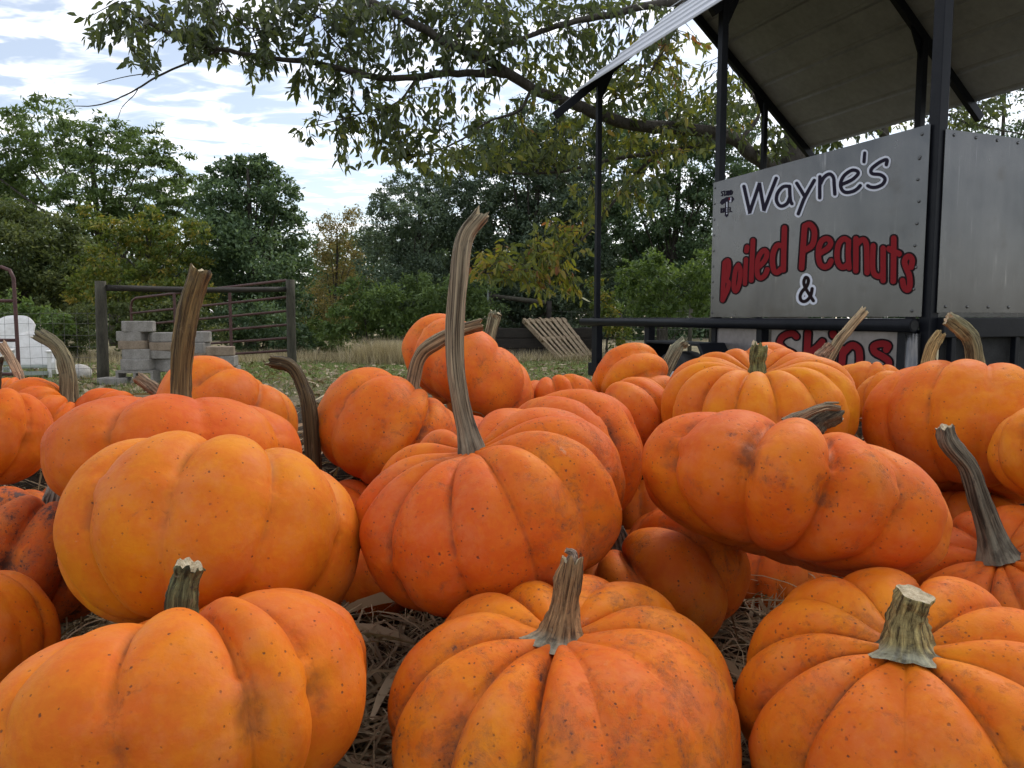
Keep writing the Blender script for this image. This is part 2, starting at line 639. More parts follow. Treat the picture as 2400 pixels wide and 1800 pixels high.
MT['ground'] = make_ground()
MT['straw'] = leaf_mat('straw', [(0.0, (0.14, 0.10, 0.055)), (0.5, (0.34, 0.255, 0.145)), (1.0, (0.62, 0.51, 0.34))], 0.15, 0.7, 1.0)
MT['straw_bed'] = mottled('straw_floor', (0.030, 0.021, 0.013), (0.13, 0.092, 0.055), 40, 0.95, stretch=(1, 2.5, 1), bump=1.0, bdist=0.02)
MT['litter'] = leaf_mat('fallen_leaf', [(0.0, (0.10, 0.066, 0.038)), (0.5, (0.26, 0.19, 0.11)), (1.0, (0.48, 0.40, 0.28))], 0.15, 0.7, 1.0)
MT['blade'] = leaf_mat('grass_blade', [(0.0, (0.065, 0.105, 0.028)), (0.6, (0.16, 0.20, 0.065)), (1.0, (0.34, 0.29, 0.15))], 0.3)
MT['dry'] = leaf_mat('dry_grass', [(0.0, (0.24, 0.19, 0.11)), (1.0, (0.66, 0.57, 0.41))], 0.3)

# ------------------------------------------------------------------ ground
def build_ground():
    xs = np.concatenate((np.linspace(-400, -14, 8), np.linspace(-12, 10, 56), np.linspace(12, 400, 8)))
    ys = np.concatenate((np.linspace(-400, -6, 7), np.linspace(-4, 30, 80), np.linspace(34, 900, 9)))
    V = []
    for y in ys:
        for x in xs:
            near = max(0.0, 1 - max(abs(x) / 40, abs(y - 12) / 60))
            z = (noise.noise((x * 0.35, y * 0.35, 0)) * 0.05 + noise.noise((x * 1.3, y * 1.3, 3)) * 0.02) * near
            V.append((x, y, z))
    nx = len(xs)
    F = []
    for j in range(len(ys) - 1):
        for i in range(nx - 1):
            a = j * nx + i
            F.append((a, a + 1, a + nx + 1, a + nx))
    me = bpy.data.meshes.new('ground')
    me.from_pydata(V, [], F)
    me.polygons.foreach_set('use_smooth', [True] * len(F))
    tag(put('ground', me, MT['ground']), kind='structure')


build_ground()

# ------------------------------------------------------------------ leaves in bulk


def diamond_leaves(P, D, S, L, W):
    """P centres, D directions, S sides, lengths, widths -> verts (n*4,3), faces"""
    n = len(P)
    V = np.empty((n, 4, 3), dtype=np.float32)
    V[:, 0] = P - D * (L[:, None] * 0.5)
    V[:, 1] = P + S * (W[:, None] * 0.5) - D * (L[:, None] * 0.05)
    V[:, 2] = P + D * (L[:, None] * 0.5)
    V[:, 3] = P - S * (W[:, None] * 0.5) - D * (L[:, None] * 0.05)
    F = np.arange(n * 4, dtype=np.int32)
    return V.reshape(-1, 3), F, np.full(n, 4, dtype=np.int32)


def unit(a):
    return a / np.maximum(np.linalg.norm(a, axis=1, keepdims=True), 1e-6)


def crown_cloud(blobs, leaf_l, leaf_w, cover, rng, clus=26, sig=0.17, flat=0.75, droop=0.25):
    """blobs: (centre, radius[, cover factor]) -> P,D,S,L,W,tint arrays"""
    Ps, Ds, Ts = [], [], []
    for bl in blobs:
        c, r = np.array(bl[0]), bl[1]
        k = bl[2] if len(bl) > 2 else 1.0
        n = int(cover * k * math.pi * r * r / (0.5 * leaf_l * leaf_w))
        K = max(8, int(clus * (0.7 + 0.6 * rng.random())))
        dirs = unit(rng.normal(size=(K, 3)))
        rad = r * (0.50 + 0.50 * rng.random(K) ** 0.7) * (0.84 + 0.30 * rng.random(K))
        cc = c + dirs * rad[:, None] * np.array([1, 1, 0.92])
        ctint = rng.random(K)
        csz = 0.6 + 0.8 * rng.random(K)
        idx = rng.integers(0, K, n)
        off = rng.normal(size=(n, 3)) * (sig * r * csz[idx])[:, None]
        off[:, 2] *= flat
        Ps.append(cc[idx] + off)
        out = unit(cc[idx] - c + off * 1.5)
        d = unit(out * 0.7 + rng.normal(size=(n, 3)) * 0.7 - np.array([0, 0, droop]))
        Ds.append(d)
        Ts.append(np.clip(0.50 + 0.45 * (ctint[idx] - 0.5) + rng.normal(size=n) * 0.12, 0, 1))
    P = np.concatenate(Ps)
    D = np.concatenate(Ds)
    T = np.concatenate(Ts)
    n = len(P)
    up = np.array([0, 0, 1.0]) + rng.normal(size=(n, 3)) * 0.7
    S = unit(np.cross(D, up))
    L = leaf_l * (0.65 + 0.7 * rng.random(n))
    W = leaf_w * (0.65 + 0.7 * rng.random(n))
    return P, D, S, L, W, T


TREE_SEED = [100]


def tree(name, label, cat, group, base_x, Y, blobs_px, m, leaf=(0.16, 0.075), cover=2.6, trunk_r=0.14,
         clus=26, sig=0.17, flat=0.75, droop=0.25, limbs=True):
    TREE_SEED[0] += 1
    rng = np.random.default_rng(TREE_SEED[0])
    rr = random.Random(TREE_SEED[0])
    k = SF * Y / FPX
    bx = FY(base_x, 760, Y).x
    root = thing(name, label, cat, (bx, Y, 0), group)
    leaf = (leaf[0] * .70, leaf[1] * .72)
    cover *= 1.6
    blobs = []
    for b in blobs_px:
        dy = b[3] if len(b) > 3 and b[3] is not None else rr.uniform(-0.9, 0.9) * b[2] * k
        c = FY(b[0], b[1], Y + dy)
        blobs.append((tuple(c), b[2] * k, b[4] if len(b) > 4 else 1.0))
    P, D, S, L, W, T = crown_cloud(blobs, leaf[0], leaf[1], cover, rng, clus, sig, flat, droop)
    keep = P[:, 2] > 0.04
    P, D, S, L, W, T = P[keep], D[keep], S[keep], L[keep], W[keep], T[keep]
    V, F, LT = diamond_leaves(P, D, S, L, W)
    me = mesh_np('crown', V, F, LT, tint=np.repeat(T, 4))
    o = put('crown', me, m, root)
    o['kind'] = 'stuff'
    # trunk and limbs
    t = MB()
    top = Vector((0, 0, 0))
    for b in blobs:
        top += Vector(b[0])
    top /= len(blobs)
    hi = max(b[0][2] for b in blobs)
    fork = Vector((bx, Y, 0)).lerp(top, 0.55)
    fork.z = max(0.25, top.z * 0.45)
    tip = Vector((top.x, top.y, max(hi - 0.2, fork.z + 0.3)))
    tr = catmull([Vector((bx, Y, -0.05)), Vector((bx * 0.98 + fork.x * 0.02, Y, fork.z * 0.5)), fork, top.lerp(tip, 0.3), tip], 12)
    t.tube(tr, [trunk_r * (1 - 0.85 * i / 11) for i in range(12)], 8, jit=0.15, seed=TREE_SEED[0])
    if limbs:
        for b in blobs:
            c = Vector(b[0])
            st = tr[min(9, max(2, int(11 * (c.z * 0.6) / max(tip.z, 0.1))))]
            mid = st.lerp(c, 0.5) + Vector((rr.uniform(-.1, .1), rr.uniform(-.1, .1), rr.uniform(-0.05, .15))) * b[1]
            t.tube(catmull([st, mid, c], 6), [trunk_r * 0.24, trunk_r * .20, trunk_r * .17, trunk_r * .13, trunk_r * .09, trunk_r * .05], 5)
    t.build('trunk', MT['bark'], root)
    return root


G_ = lambda *s: list(s)
MT['lf_left'] = leaf_mat('leaf_mid_green', G_((0.0, (0.0546, 0.0869, 0.0284)), (0.5, (0.1130, 0.1738, 0.0603)), (1.0, (0.2279, 0.3119, 0.1240))), 0.42)
MT['lf_dark'] = leaf_mat('leaf_dark_green', G_((0.0, (0.0415, 0.0712, 0.0356)), (0.5, (0.0934, 0.1519, 0.0792)), (1.0, (0.2281, 0.3206, 0.1682))), 0.38)
MT['lf_blue'] = leaf_mat('leaf_grey_green', G_((0.0, (0.0468, 0.0708, 0.0448)), (0.5, (0.1030, 0.1468, 0.0987)), (1.0, (0.2690, 0.3539, 0.2467))), 0.38)
MT['lf_gold'] = leaf_mat('leaf_turning_gold', G_((0.0, (0.0590, 0.0943, 0.0230)), (0.45, (0.1230, 0.1725, 0.0376)), (0.68, (0.2263, 0.2300, 0.0470)), (0.9, (0.4133, 0.2875, 0.0627))), 0.42)
MT['lf_tan'] = leaf_mat('leaf_tan', G_((0.0, (0.0891, 0.0990, 0.0396)), (0.5, (0.2257, 0.2046, 0.0858)), (1.0, (0.4039, 0.2904, 0.1320))), 0.42)
MT['lf_lime'] = leaf_mat('leaf_fresh_green', G_((0.0, (0.0484, 0.0828, 0.0221)), (0.5, (0.1104, 0.1724, 0.0524)), (1.0, (0.2208, 0.3036, 0.1104))), 0.42)
MT['lf_olive'] = leaf_mat('leaf_olive', G_((0.0, (0.0486, 0.0694, 0.0252)), (0.5, (0.0950, 0.1254, 0.0462)), (1.0, (0.1944, 0.2184, 0.0893))), 0.42)
MT['lf_near'] = leaf_mat('oak_leaf', G_((0.0, (0.038, 0.052, 0.027)), (0.42, (0.070, 0.094, 0.041)), (0.60, (0.110, 0.138, 0.038)), (0.76, (0.20, 0.22, 0.040)), (0.90, (0.28, 0.22, 0.05)), (1.0, (0.24, 0.10, 0.045))), 0.45, 0.5, 1.5)

TG = 'trees at the edge of the field'
SG = 'bushes under the trees at the field edge'
tree('leafy_tree', 'tall spreading mid green tree at far left with sky showing through its crown', 'tree', TG, 250, 24,
     [(20, 300, 80), (95, 262, 62), (70, 370, 85), (170, 305, 58), (235, 285, 45), (255, 330, 62), (180, 380, 70), (325, 315, 48),
      (330, 375, 62), (395, 375, 48), (405, 430, 50), (20, 440, 90), (120, 470, 80, None, 1.1), (210, 440, 60, None, .9), (370, 470, 55, None, .9), (290, 440, 60, None, .75), (340, 440, 55, None, .8), (260, 480, 60, None, .8), (320, 510, 60),
      (-60, 380, 90), (-120, 300, 90)], MT['lf_left'], (0.30, 0.085), 1.75, 0.20, clus=34, sig=0.15, flat=0.4, droop=0.35)
tree('leafy_tree', 'dark shaded tree low at the far left edge behind the red gate', 'tree', TG, 20, 20,
     [(30, 540, 80), (-50, 500, 90), (60, 630, 85), (130, 580, 70), (-40, 640, 90), (150, 660, 60), (110, 520, 60), (30, 480, 60), (170, 600, 50)], MT['lf_olive'], (0.16, 0.08), 2.8, 0.16)
tree('turning_tree', 'yellow and orange turning tree behind the round wooden fence post', 'tree', TG, 290, 18,
     [(215, 575, 50), (290, 560, 55), (260, 625, 65), (345, 545, 45), (395, 505, 38), (240, 500, 38), (385, 585, 50), (320, 630, 60), (330, 480, 35),
      (200, 640, 50), (420, 560, 35), (190, 470, 30), (360, 640, 50), (420, 640, 45), (300, 510, 40), (430, 500, 30)], MT['lf_gold'], (0.15, 0.07), 2.0, 0.09, clus=30, flat=0.45)
tree('oak_tree', 'dense dark rounded tree rising behind the red pipe gate', 'tree', TG, 545, 20,
     [(530, 395, 55), (575, 372, 38), (487, 375, 36), (605, 425, 50), (470, 435, 55), (540, 470, 80), (600, 500, 70), (475, 520, 65), (545, 570, 90),
      (625, 590, 55), (455, 600, 60), (560, 660, 70), (640, 660, 40), (440, 480, 35), (560, 350, 22), (510, 352, 20)], MT['lf_dark'], (0.15, 0.085), 3.1, 0.2, clus=40, sig=0.14)
tree('bare_tree', 'thin tan and russet tree in the gap under the open sky', 'tree', TG, 715, 22,
     [(700, 530, 38), (738, 500, 32), (722, 580, 45), (700, 640, 45), (765, 470, 24), (755, 600, 40), (690, 690, 40), (745, 680, 40), (705, 480, 22), (770, 540, 30)],
     MT['lf_tan'], (0.12, 0.05), 1.5, 0.08, clus=34, flat=1.0)
tree('leafy_tree', 'grey green tree with a feathery top behind the tall curved pumpkin stem', 'tree', TG, 880, 19,
     [(850, 440, 45), (825, 520, 60), (900, 470, 60), (872, 395, 32), (935, 545, 75), (835, 600, 60), (960, 460, 60), (1000, 540, 70), (905, 620, 70),
      (985, 620, 60), (820, 450, 28), (920, 390, 34), (985, 390, 45), (870, 540, 60), (900, 660, 50), (820, 660, 45), (980, 680, 50), (940, 430, 45)], MT['lf_blue'], (0.11, 0.055), 2.4, 0.14, clus=44, sig=0.13)
tree('leafy_tree', 'dark tree standing behind the hanging yellow green oak leaves', 'tree', TG, 1130, 20,
     [(1095, 310, 60), (1110, 390, 75), (1180, 450, 85), (1080, 490, 80), (1225, 545, 80), (1150, 590, 85), (1245, 430, 70), (1060, 590, 60), (1200, 360, 60),
      (1280, 600, 60), (1260, 500, 60), (1100, 660, 60), (1200, 660, 60), (1040, 430, 60), (1020, 520, 60), (1030, 620, 60), (1150, 500, 70), (1160, 320, 50), (1290, 440, 50), (1290, 540, 50), (1050, 340, 50), (1140, 270, 50), (1230, 290, 55), (1280, 350, 55)], MT['lf_blue'], (0.14, 0.075), 2.9, 0.18, clus=38, sig=0.14)
tree('leafy_tree', 'dark tree with bright sky holes between the two thin black posts', 'tree', TG, 1430, 20,
     [(1390, 470, 70), (1480, 440, 75), (1340, 560, 70), (1440, 560, 80), (1530, 540, 70), (1325, 430, 50), (1500, 350, 60), (1400, 380, 50),
      (1580, 420, 70), (1640, 520, 80), (1600, 340, 50), (1330, 500, 60), (1380, 620, 60), (1480, 640, 60), (1430, 640, 60), (1500, 620, 60), (1450, 500, 60), (1350, 330, 55), (1640, 420, 60), (1400, 290, 60), (1470, 300, 60), (1540, 280, 60), (1600, 270, 50), (1330, 270, 50), (1430, 220, 45), (1520, 440, 60), (1570, 500, 60), (1390, 550, 60)], MT['lf_dark'], (0.13, 0.07), 2.3, 0.16, clus=34, sig=0.13)
tree('leafy_tree', 'pale leafed tree against white sky beyond the bare end panel', 'tree', TG, 2150, 19,
     [(2150, 170, 55, None, .55), (2090, 215, 45, None, .45), (2200, 250, 50, None, .6), (2130, 290, 45, None, .5), (2240, 130, 70, None, .6),
      (2060, 120, 35, None, .4), (2300, 260, 80), (2180, 330, 60, None, .7)], MT['lf_dark'], (0.15, 0.07), 1.5, 0.10, clus=26, sig=0.16)
# bushes
for lab, bx, Y, bl, mm, lf, cv in [
    ('bright green bush left of the tall curved stem, beside dry grass', 800, 16.5, [(770, 640, 45), (830, 650, 50), (800, 700, 50), (745, 690, 40), (860, 700, 45), (720, 725, 30)], 'lf_lime', (0.15, 0.06), 2.6),
    ('feathery green bush right of the tall curved stem, under dark trees', 930, 17, [(900, 625, 45), (950, 640, 55), (1010, 630, 50), (920, 700, 50), (1000, 690, 50), (1050, 660, 45)], 'lf_left', (0.15, 0.05), 2.5),
    ('dark bush behind the leaning pallet', 1160, 20, [(1130, 660, 50), (1190, 690, 50), (1090, 700, 45), (1240, 690, 45), (1280, 650, 45), (1150, 730, 40)], 'lf_blue', (0.13, 0.06), 2.6),
    ('pale green broad leaved bush left of the lettered sign', 1440, 13.5, [(1410, 590, 50), (1475, 620, 60), (1370, 640, 45), (1530, 590, 55), (1430, 665, 40), (1520, 660, 40), (1360, 590, 35)], 'lf_lime', (0.13, 0.065), 2.3),
    ('yellow speckled bush beside the thin front left post', 1310, 16, [(1300, 650, 30), (1320, 690, 35), (1290, 620, 25), (1340, 725, 30)], 'lf_gold', (0.11, 0.055), 1.7),
    ('light green bush rising behind the white garden chairs', 60, 15.5, [(20, 670, 45), (75, 690, 45), (120, 700, 35), (-40, 690, 50), (30, 730, 45), (100, 740, 40)], 'lf_lime', (0.14, 0.06), 2.6),
    ('straggly brown and yellow bush left of the wooden fence post', 165, 16, [(150, 700, 32), (185, 680, 32), (165, 740, 34), (200, 730, 30), (140, 760, 28)], 'lf_olive', (0.11, 0.05), 2.0),
    ('olive bush behind the stacked concrete blocks', 310, 17, [(260, 690, 45), (330, 700, 50), (390, 690, 50), (290, 740, 40), (360, 745, 40), (440, 720, 45)], 'lf_olive', (0.13, 0.06), 2.6),
    ('green bush seen through the rails of the red gate', 560, 18, [(500, 700, 50), (560, 690, 50), (615, 710, 45), (530, 740, 40), (590, 745, 40), (655, 740, 34)], 'lf_dark', (0.13, 0.06), 2.7),
    ('low yellow green bush in the gap right of the gate', 690, 18.5, [(670, 725, 30), (705, 735, 30), (690, 705, 25), (735, 745, 26)], 'lf_lime', (0.12, 0.055), 2.4),
]:
    tree('bush', lab, 'bush', SG, bx, Y, bl, MT[mm], lf, cv, 0.035, clus=28, sig=0.15)


def far_wood():
    rng = np.random.default_rng(5)
    blobs = []
    for x in np.linspace(-36, 36, 52):
        Y = 31 + rng.random() * 6
        for k in range(3):
            r = 1.5 + rng.random() * 0.8
            blobs.append(((x + rng.normal() * 0.6, Y, 0.6 + k * 1.25 + rng.random() * 0.5), r * (1 - .12 * k)))
    P, D, S, L, W, T = crown_cloud(blobs, 0.21, 0.11, 2.4, rng, 30, 0.15)
    V, F, LT = diamond_leaves(P, D, S, L, W)
    me = mesh_np('distant_wood', V, F, LT, tint=np.repeat(T * 0.8, 4))
    tag(put('distant_wood', me, MT['lf_dark']), 'dark far off woodland seen low between the trees', 'woodland', kind='stuff')


far_wood()

# ------------------------------------------------------------------ the near oak with long hanging leaves


def near_oak():
    Y0 = 10.6
    tb = FY(1718, 320, Y0)
    root = thing('oak_tree', 'large oak with long hanging leaves whose limb reaches left across the sky', 'tree', (tb.x, Y0, 0), TG)
    t = MB()
    tx = tb.x
    tr = catmull([(tx - .05, Y0, -0.1), (tx - .02, Y0, 1.2), (tx, Y0, 2.6), (tx + .05, Y0, 4.0), (tx - 0.05, Y0 + .1, 5.6), (tx + .1, Y0, 7.2)], 18)
    t.tube(tr, [0.30 - 0.012 * i if i > 1 else 0.36 - 0.03 * i for i in range(18)], 12, jit=0.12, seed=3)
    t.build('trunk', MT['bark'], root)

    def yy(x):
        return 8.0 + (x - 260) / 1440.0 * 2.5

    limbs = [
        ([(1715, 385, 10.5), (1640, 345, 10.3), (1585, 300), (1530, 284), (1400, 272), (1300, 250), (1210, 215), (1130, 180), (1050, 130), (980, 100), (900, 55), (820, 15), (740, -15), (640, -40)], .095, .030),
        ([(1095, 162), (1040, 157), (960, 160), (880, 168), (800, 165), (690, 138), (600, 126), (500, 112), (420, 95), (340, 60), (290, 30), (250, 5)], .048, .010),
        ([(480, 108), (420, 130), (340, 165), (300, 190), (250, 215), (205, 228), (160, 229)], .014, .004),
        ([(345, 163), (310, 160), (260, 168), (210, 182)], .006, .003),
        ([(300, 188), (290, 205), (265, 230), (255, 255)], .005, .003),
        ([(1700, -90), (1620, -30), (1500, 2), (1400, 12), (1300, 35), (1200, 58), (1130, 82), (1080, 110)], .075, .018),
        ([(1490, 5), (1460, 60), (1420, 130), (1390, 180), (1330, 215)], .022, .008),
        ([(1560, 292), (1480, 322), (1380, 335), (1300, 348), (1220, 370), (1120, 375), (1040, 365)], .034, .009),
        ([(1420, 330), (1370, 380), (1330, 430), (1270, 505), (1215, 548), (1130, 585), (1050, 590)], .024, .006),
        ([(1150, 190), (1120, 240), (1060, 260), (1000, 300), (930, 330), (850, 345)], .020, .006),
        ([(900, 168), (860, 220), (800, 240), (720, 262), (660, 275)], .014, .004),
        ([(980, 100), (1000, 60), (1040, 20), (1060, -20)], .02, .008),
        ([(560, 120), (540, 70), (500, 30), (470, -10)], .012, .005),
        ([(760, 160), (740, 110), (700, 60), (690, 10)], .014, .005),
        ([(1740, 300, 10.6), (1800, 262, 10.8), (1850, 258, 11), (1900, 285, 11.2), (1960, 330, 11.4)], .05, .025),
        ([(1745, 240, 10.6), (1850, 180, 11), (1960, 215, 11.2), (2030, 240, 11.3), (2090, 265, 11.4), (2215, 292, 11.6)], .03, .008),
        ([(2030, 240, 11.3), (2050, 205, 11.3), (2030, 160, 11.2)], .008, .004),
        ([(1600, 305, 10.3), (1640, 240, 10.4), (1600, 170, 10.2), (1560, 120, 10.1)], .03, .01),
    ]
    samples = []
    for pts, r0, r1 in limbs:
        w = [FY(p[0], p[1], p[2] if len(p) > 2 else yy(p[0])) for p in pts]
        n = len(w) * 4
        c = catmull(w, n)
        rr = random.Random(len(pts) * 7 + int(r0 * 1000))
        c = [q + Vector((rr.gauss(0, 1), rr.gauss(0, 1), rr.gauss(0, 1))) * (r0 * 0.10) for q in c]
        b = MB()
        b.tube(c, [1.12 * r0 + (1.15 * r1 - 1.12 * r0) * (i / (n - 1)) ** 0.8 for i in range(n)], 7 if r0 > .02 else 5, jit=0.2, seed=n)
        b.build('limb', MT['bark'], root)
        samples += c
    samples_np = np.array([tuple(s) for s in samples])
    # sprays: twig + hanging leaves.  (x, y, rx, ry, count, tint centre)
    regions = [
        (265, 40, 75, 40, 13, .35), (380, 60, 110, 48, 24, .35), (500, 75, 110, 55, 28, .35), (620, 60, 110, 70, 28, .3),
        (720, 60, 100, 85, 28, .3), (690, 165, 55, 25, 8, .35), (850, 90, 150, 95, 50, .3), (780, 195, 120, 40, 14, .35),
        (850, 250, 110, 50, 20, .45), (990, 60, 140, 85, 44, .3), (1000, 225, 120, 50, 16, .5), (1140, 90, 140, 95, 38, .45),
        (1230, 185, 150, 70, 26, .56), (700, 268, 65, 22, 9, .42), (800, 300, 90, 35, 14, .45), (950, 315, 120, 45, 20, .54), (1100, 325, 130, 50, 24, .56),
        (1240, 305, 130, 55, 26, .56), (1130, 560, 105, 30, 26, .72), (1215, 510, 65, 45, 20, .72), (1275, 430, 40, 55, 12, .60),
        (1190, 595, 60, 26, 14, .74), (1060, 580, 45, 22, 9, .74), (1380, 215, 110, 90, 36, .60), (1450, 120, 85, 55, 18, .78), (1350, 80, 120, 70, 26, .4), (1450, 310, 70, 45, 18, .62), (1390, 400, 60, 50, 10, .58),
        (1530, 230, 70, 60, 18, .5), (560, 5, 300, 25, 24, .3), (1250, 5, 250, 25, 26, .35), (1830, 262, 60, 30, 12, .4), (1900, 225, 60, 45, 10, .6),
        (1960, 200, 50, 60, 10, .75), (2090, 120, 80, 35, 12, .4), (2120, 215, 70, 45, 14, .4), (2060, 270, 60, 25, 8, .5), (1780, 300, 40, 20, 6, .4),
        (1650, 300, 60, 50, 16, .45), (1600, 200, 60, 60, 10, .5), (560, 150, 50, 14, 4, .35), (330, 110, 90, 20, 7, .35),
    ]
    rng = np.random.default_rng(11)
    P, D, L, T = [], [], [], []
    tw = MB()
    for (x, y, rx, ry, n, tc_) in regions:
        for _ in range(int(n * (1.25 if x < 860 else 1.6))):
            a, q = rng.random() * 6.283, math.sqrt(rng.random())
            px, py = x + rx * q * math.cos(a), y + ry * q * math.sin(a)
            Y = (yy(px) if px < 1720 else 11.1) + rng.normal() * 0.45
            c = np.array(FY(px, py, Y))
            j = np.argmin(np.sum((samples_np - c) ** 2, axis=1) + rng.random(len(samples_np)) * 0.05)
            s = samples_np[j]
            dv = c - s
            ln = np.linalg.norm(dv)
            dv = dv / max(ln, 1e-3)
            tl = 0.26 + 0.2 * rng.random()
            e = c + dv * tl * 0.5 + np.array([0, 0, -0.05])
            b0 = c - dv * min(ln, max(tl, 0.7 * ln))
            mid = (b0 + e) / 2 + rng.normal(size=3) * 0.03
            tw.tube(catmull([tuple(b0), tuple(mid), tuple(e)], 5), [.006, .005, .004, .003, .002], 4)
            m = rng.integers(9, 15)
            tsp = tc_ + rng.normal() * 0.10
            for k in range(m):
                f = 0.25 + 0.75 * k / (m - 1)
                pp = b0 * (1 - f) + e * f + rng.normal(size=3) * 0.02
                out = rng.normal(size=3)
                out -= dv * np.dot(out, dv)
                dd = dv * 0.5 + out * 0.75 + np.array([0, 0, -0.50 - 0.45 * rng.random()])
                P.append(pp)
                D.append(dd / np.linalg.norm(dd))
                L.append(0.072 + 0.066 * rng.random())
                T.append(min(1, max(0, tsp + rng.normal() * 0.10)))
    tw.build('twigs', MT['bark'], root)
    P, D, L, T = np.array(P), np.array(D), np.array(L), np.array(T)
    n = len(P)
    S = unit(np.cross(D, rng.normal(size=(n, 3))))
    N = np.cross(S, D)
    W = L * (0.17 + 0.06 * rng.random(n))
    dist = np.linalg.norm(P - np.array([0, 0, CAM_Z]), axis=1)
    lo = P[:, 2] - (dist * 0.0)
    vis = (P[:, 0] / P[:, 1] > -0.62) & (P[:, 2] < CAM_Z + P[:, 1] * 0.415)
    order = np.argsort(np.where(vis, dist, 99))
    near = order[:300]
    rest = np.setdiff1d(np.arange(n), near)

    def leaf_verts(P, D, S, N, L, W):
        c = L[:, None]
        w = W[:, None]
        k = len(P)
        V = np.empty((k, 6, 3), dtype=np.float32)
        V[:, 0] = P
        V[:, 1] = P + D * c * .33 + S * w + N * w * .35
        V[:, 2] = P + D * c * .70 + S * w * .75 + N * w * .25 - np.array([0, 0, .03]) * c * 3
        V[:, 3] = P + D * c - np.array([0, 0, .06]) * c * 3
        V[:, 4] = P + D * c * .70 - S * w * .75 + N * w * .25 - np.array([0, 0, .03]) * c * 3
        V[:, 5] = P + D * c * .33 - S * w + N * w * .35
        base = (np.arange(k) * 6)[:, None]
        F = (base + np.array([[0, 3, 2, 1, 0, 5, 4, 3]])).ravel()
        return V.reshape(-1, 3), F, np.full(2 * k, 4)

    V, F, LT = leaf_verts(P[rest], D[rest], S[rest], N[rest], L[rest], W[rest])
    o = put('foliage', mesh_np('foliage', V, F, LT, tint=np.repeat(T[rest], 6)), MT['lf_near'], root)
    o['kind'] = 'stuff'
    tmpl = []
    for k in range(5):
        one = np.array([1.0])
        V, F, LT = leaf_verts(np.zeros((1, 3)), np.array([[0, 1., 0]]), np.array([[1., 0, 0]]), np.array([[0, 0, 1.]]), one, one * 0.17)
        me = mesh_np('leaf', V, F, LT, tint=np.full(6, 0.18 + 0.11 * k))
        me.materials.append(MT['lf_near'])
        tmpl.append(me)
    rl = Vector(root.location)
    for i in near:
        o = bpy.data.objects.new('leaf', tmpl[int(min(4, max(0, (T[i] - .13) / .11)))])
        COL.objects.link(o)
        o.parent = root
        s, d, nn = Vector(S[i]), Vector(D[i]), Vector(N[i])
        mtx = Matrix((s, d, nn)).transposed().to_4x4() @ Matrix.Scale(float(L[i]), 4)
        mtx.translation = Vector(P[i]) - rl
        o.matrix_basis = mtx


near_oak()


def slim_tree():
    Y = 16.0
    b = FY(1912, 250, Y)
    root = thing('slim_tree', 'thin dark trunk standing close behind the far right roof post', 'tree', (b.x, Y, 0), TG)
    t = MB()
    t.tube(catmull([(b.x, Y, -.05), (b.x - .03, Y, 2), (b.x, Y, 4), (b.x + .05, Y, 6.5), (b.x + .1, Y, 8.2)], 14), [.14 - .007 * i for i in range(14)], 8, jit=.15, seed=9)
    t.tube(catmull([(b.x, Y, 4.1), (b.x + .5, Y, 4.6), (b.x + 1.2, Y, 4.7)], 6), [.05, .045, .04, .03, .02, .01], 5)
    t.tube(catmull([(b.x, Y, 4.6), (b.x - .5, Y, 5.2), (b.x - 1.0, Y, 5.9)], 6), [.05, .045, .04, .03, .02, .01], 5)
    t.build('trunk', MT['bark'], root)
    rng = np.random.default_rng(21)
    blobs = [((b.x + 1.1, Y, 4.7), .6, .5), ((b.x + .4, Y, 5.3), .6, .5), ((b.x - 1, Y, 6), .8, .7), ((b.x + .1, Y, 7.6), 1.2, .8), ((b.x + 1.0, Y, 6.4), .9, .6)]
    P, D, S, L, W, T = crown_cloud(blobs, .13, .05, 1.5, rng, 20, .16)
    V, F, LT = diamond_leaves(P, D, S, L, W)
    o = put('crown', mesh_np('crown', V, F, LT, tint=np.repeat(T, 4)), MT['lf_olive'], root)
    o['kind'] = 'stuff'


slim_tree()

# ------------------------------------------------------------------ peanut trailer (roofed, lettered)
P1 = at_y(1402, 470, 7.06)
P2 = at_y(1675, 560, 5.36)
P3 = at_y(2194, 400, 3.77)
P1.z = P2.z = P3.z = 0
DV = (P3 - P1)
LEN = DV.length
DV.normalize()
NV = Vector((-DV.y, DV.x, 0))
if NV.y < 0:
    NV = -NV
U2 = (P2 - P1).dot(DV)
WID = 1.86
ZV = Vector((0, 0, 1))


def TW(u, v, z):
    return P1 + DV * u + NV * v + ZV * z


def on_panel(px, py, off):
    """where the sight line meets the trailer's side plane, `off` metres in front of it"""
    r = ray(px, py)
    o = P1 - NV * off
    t = (o - C0).dot(NV) / r.dot(NV)
    return C0 + r * t


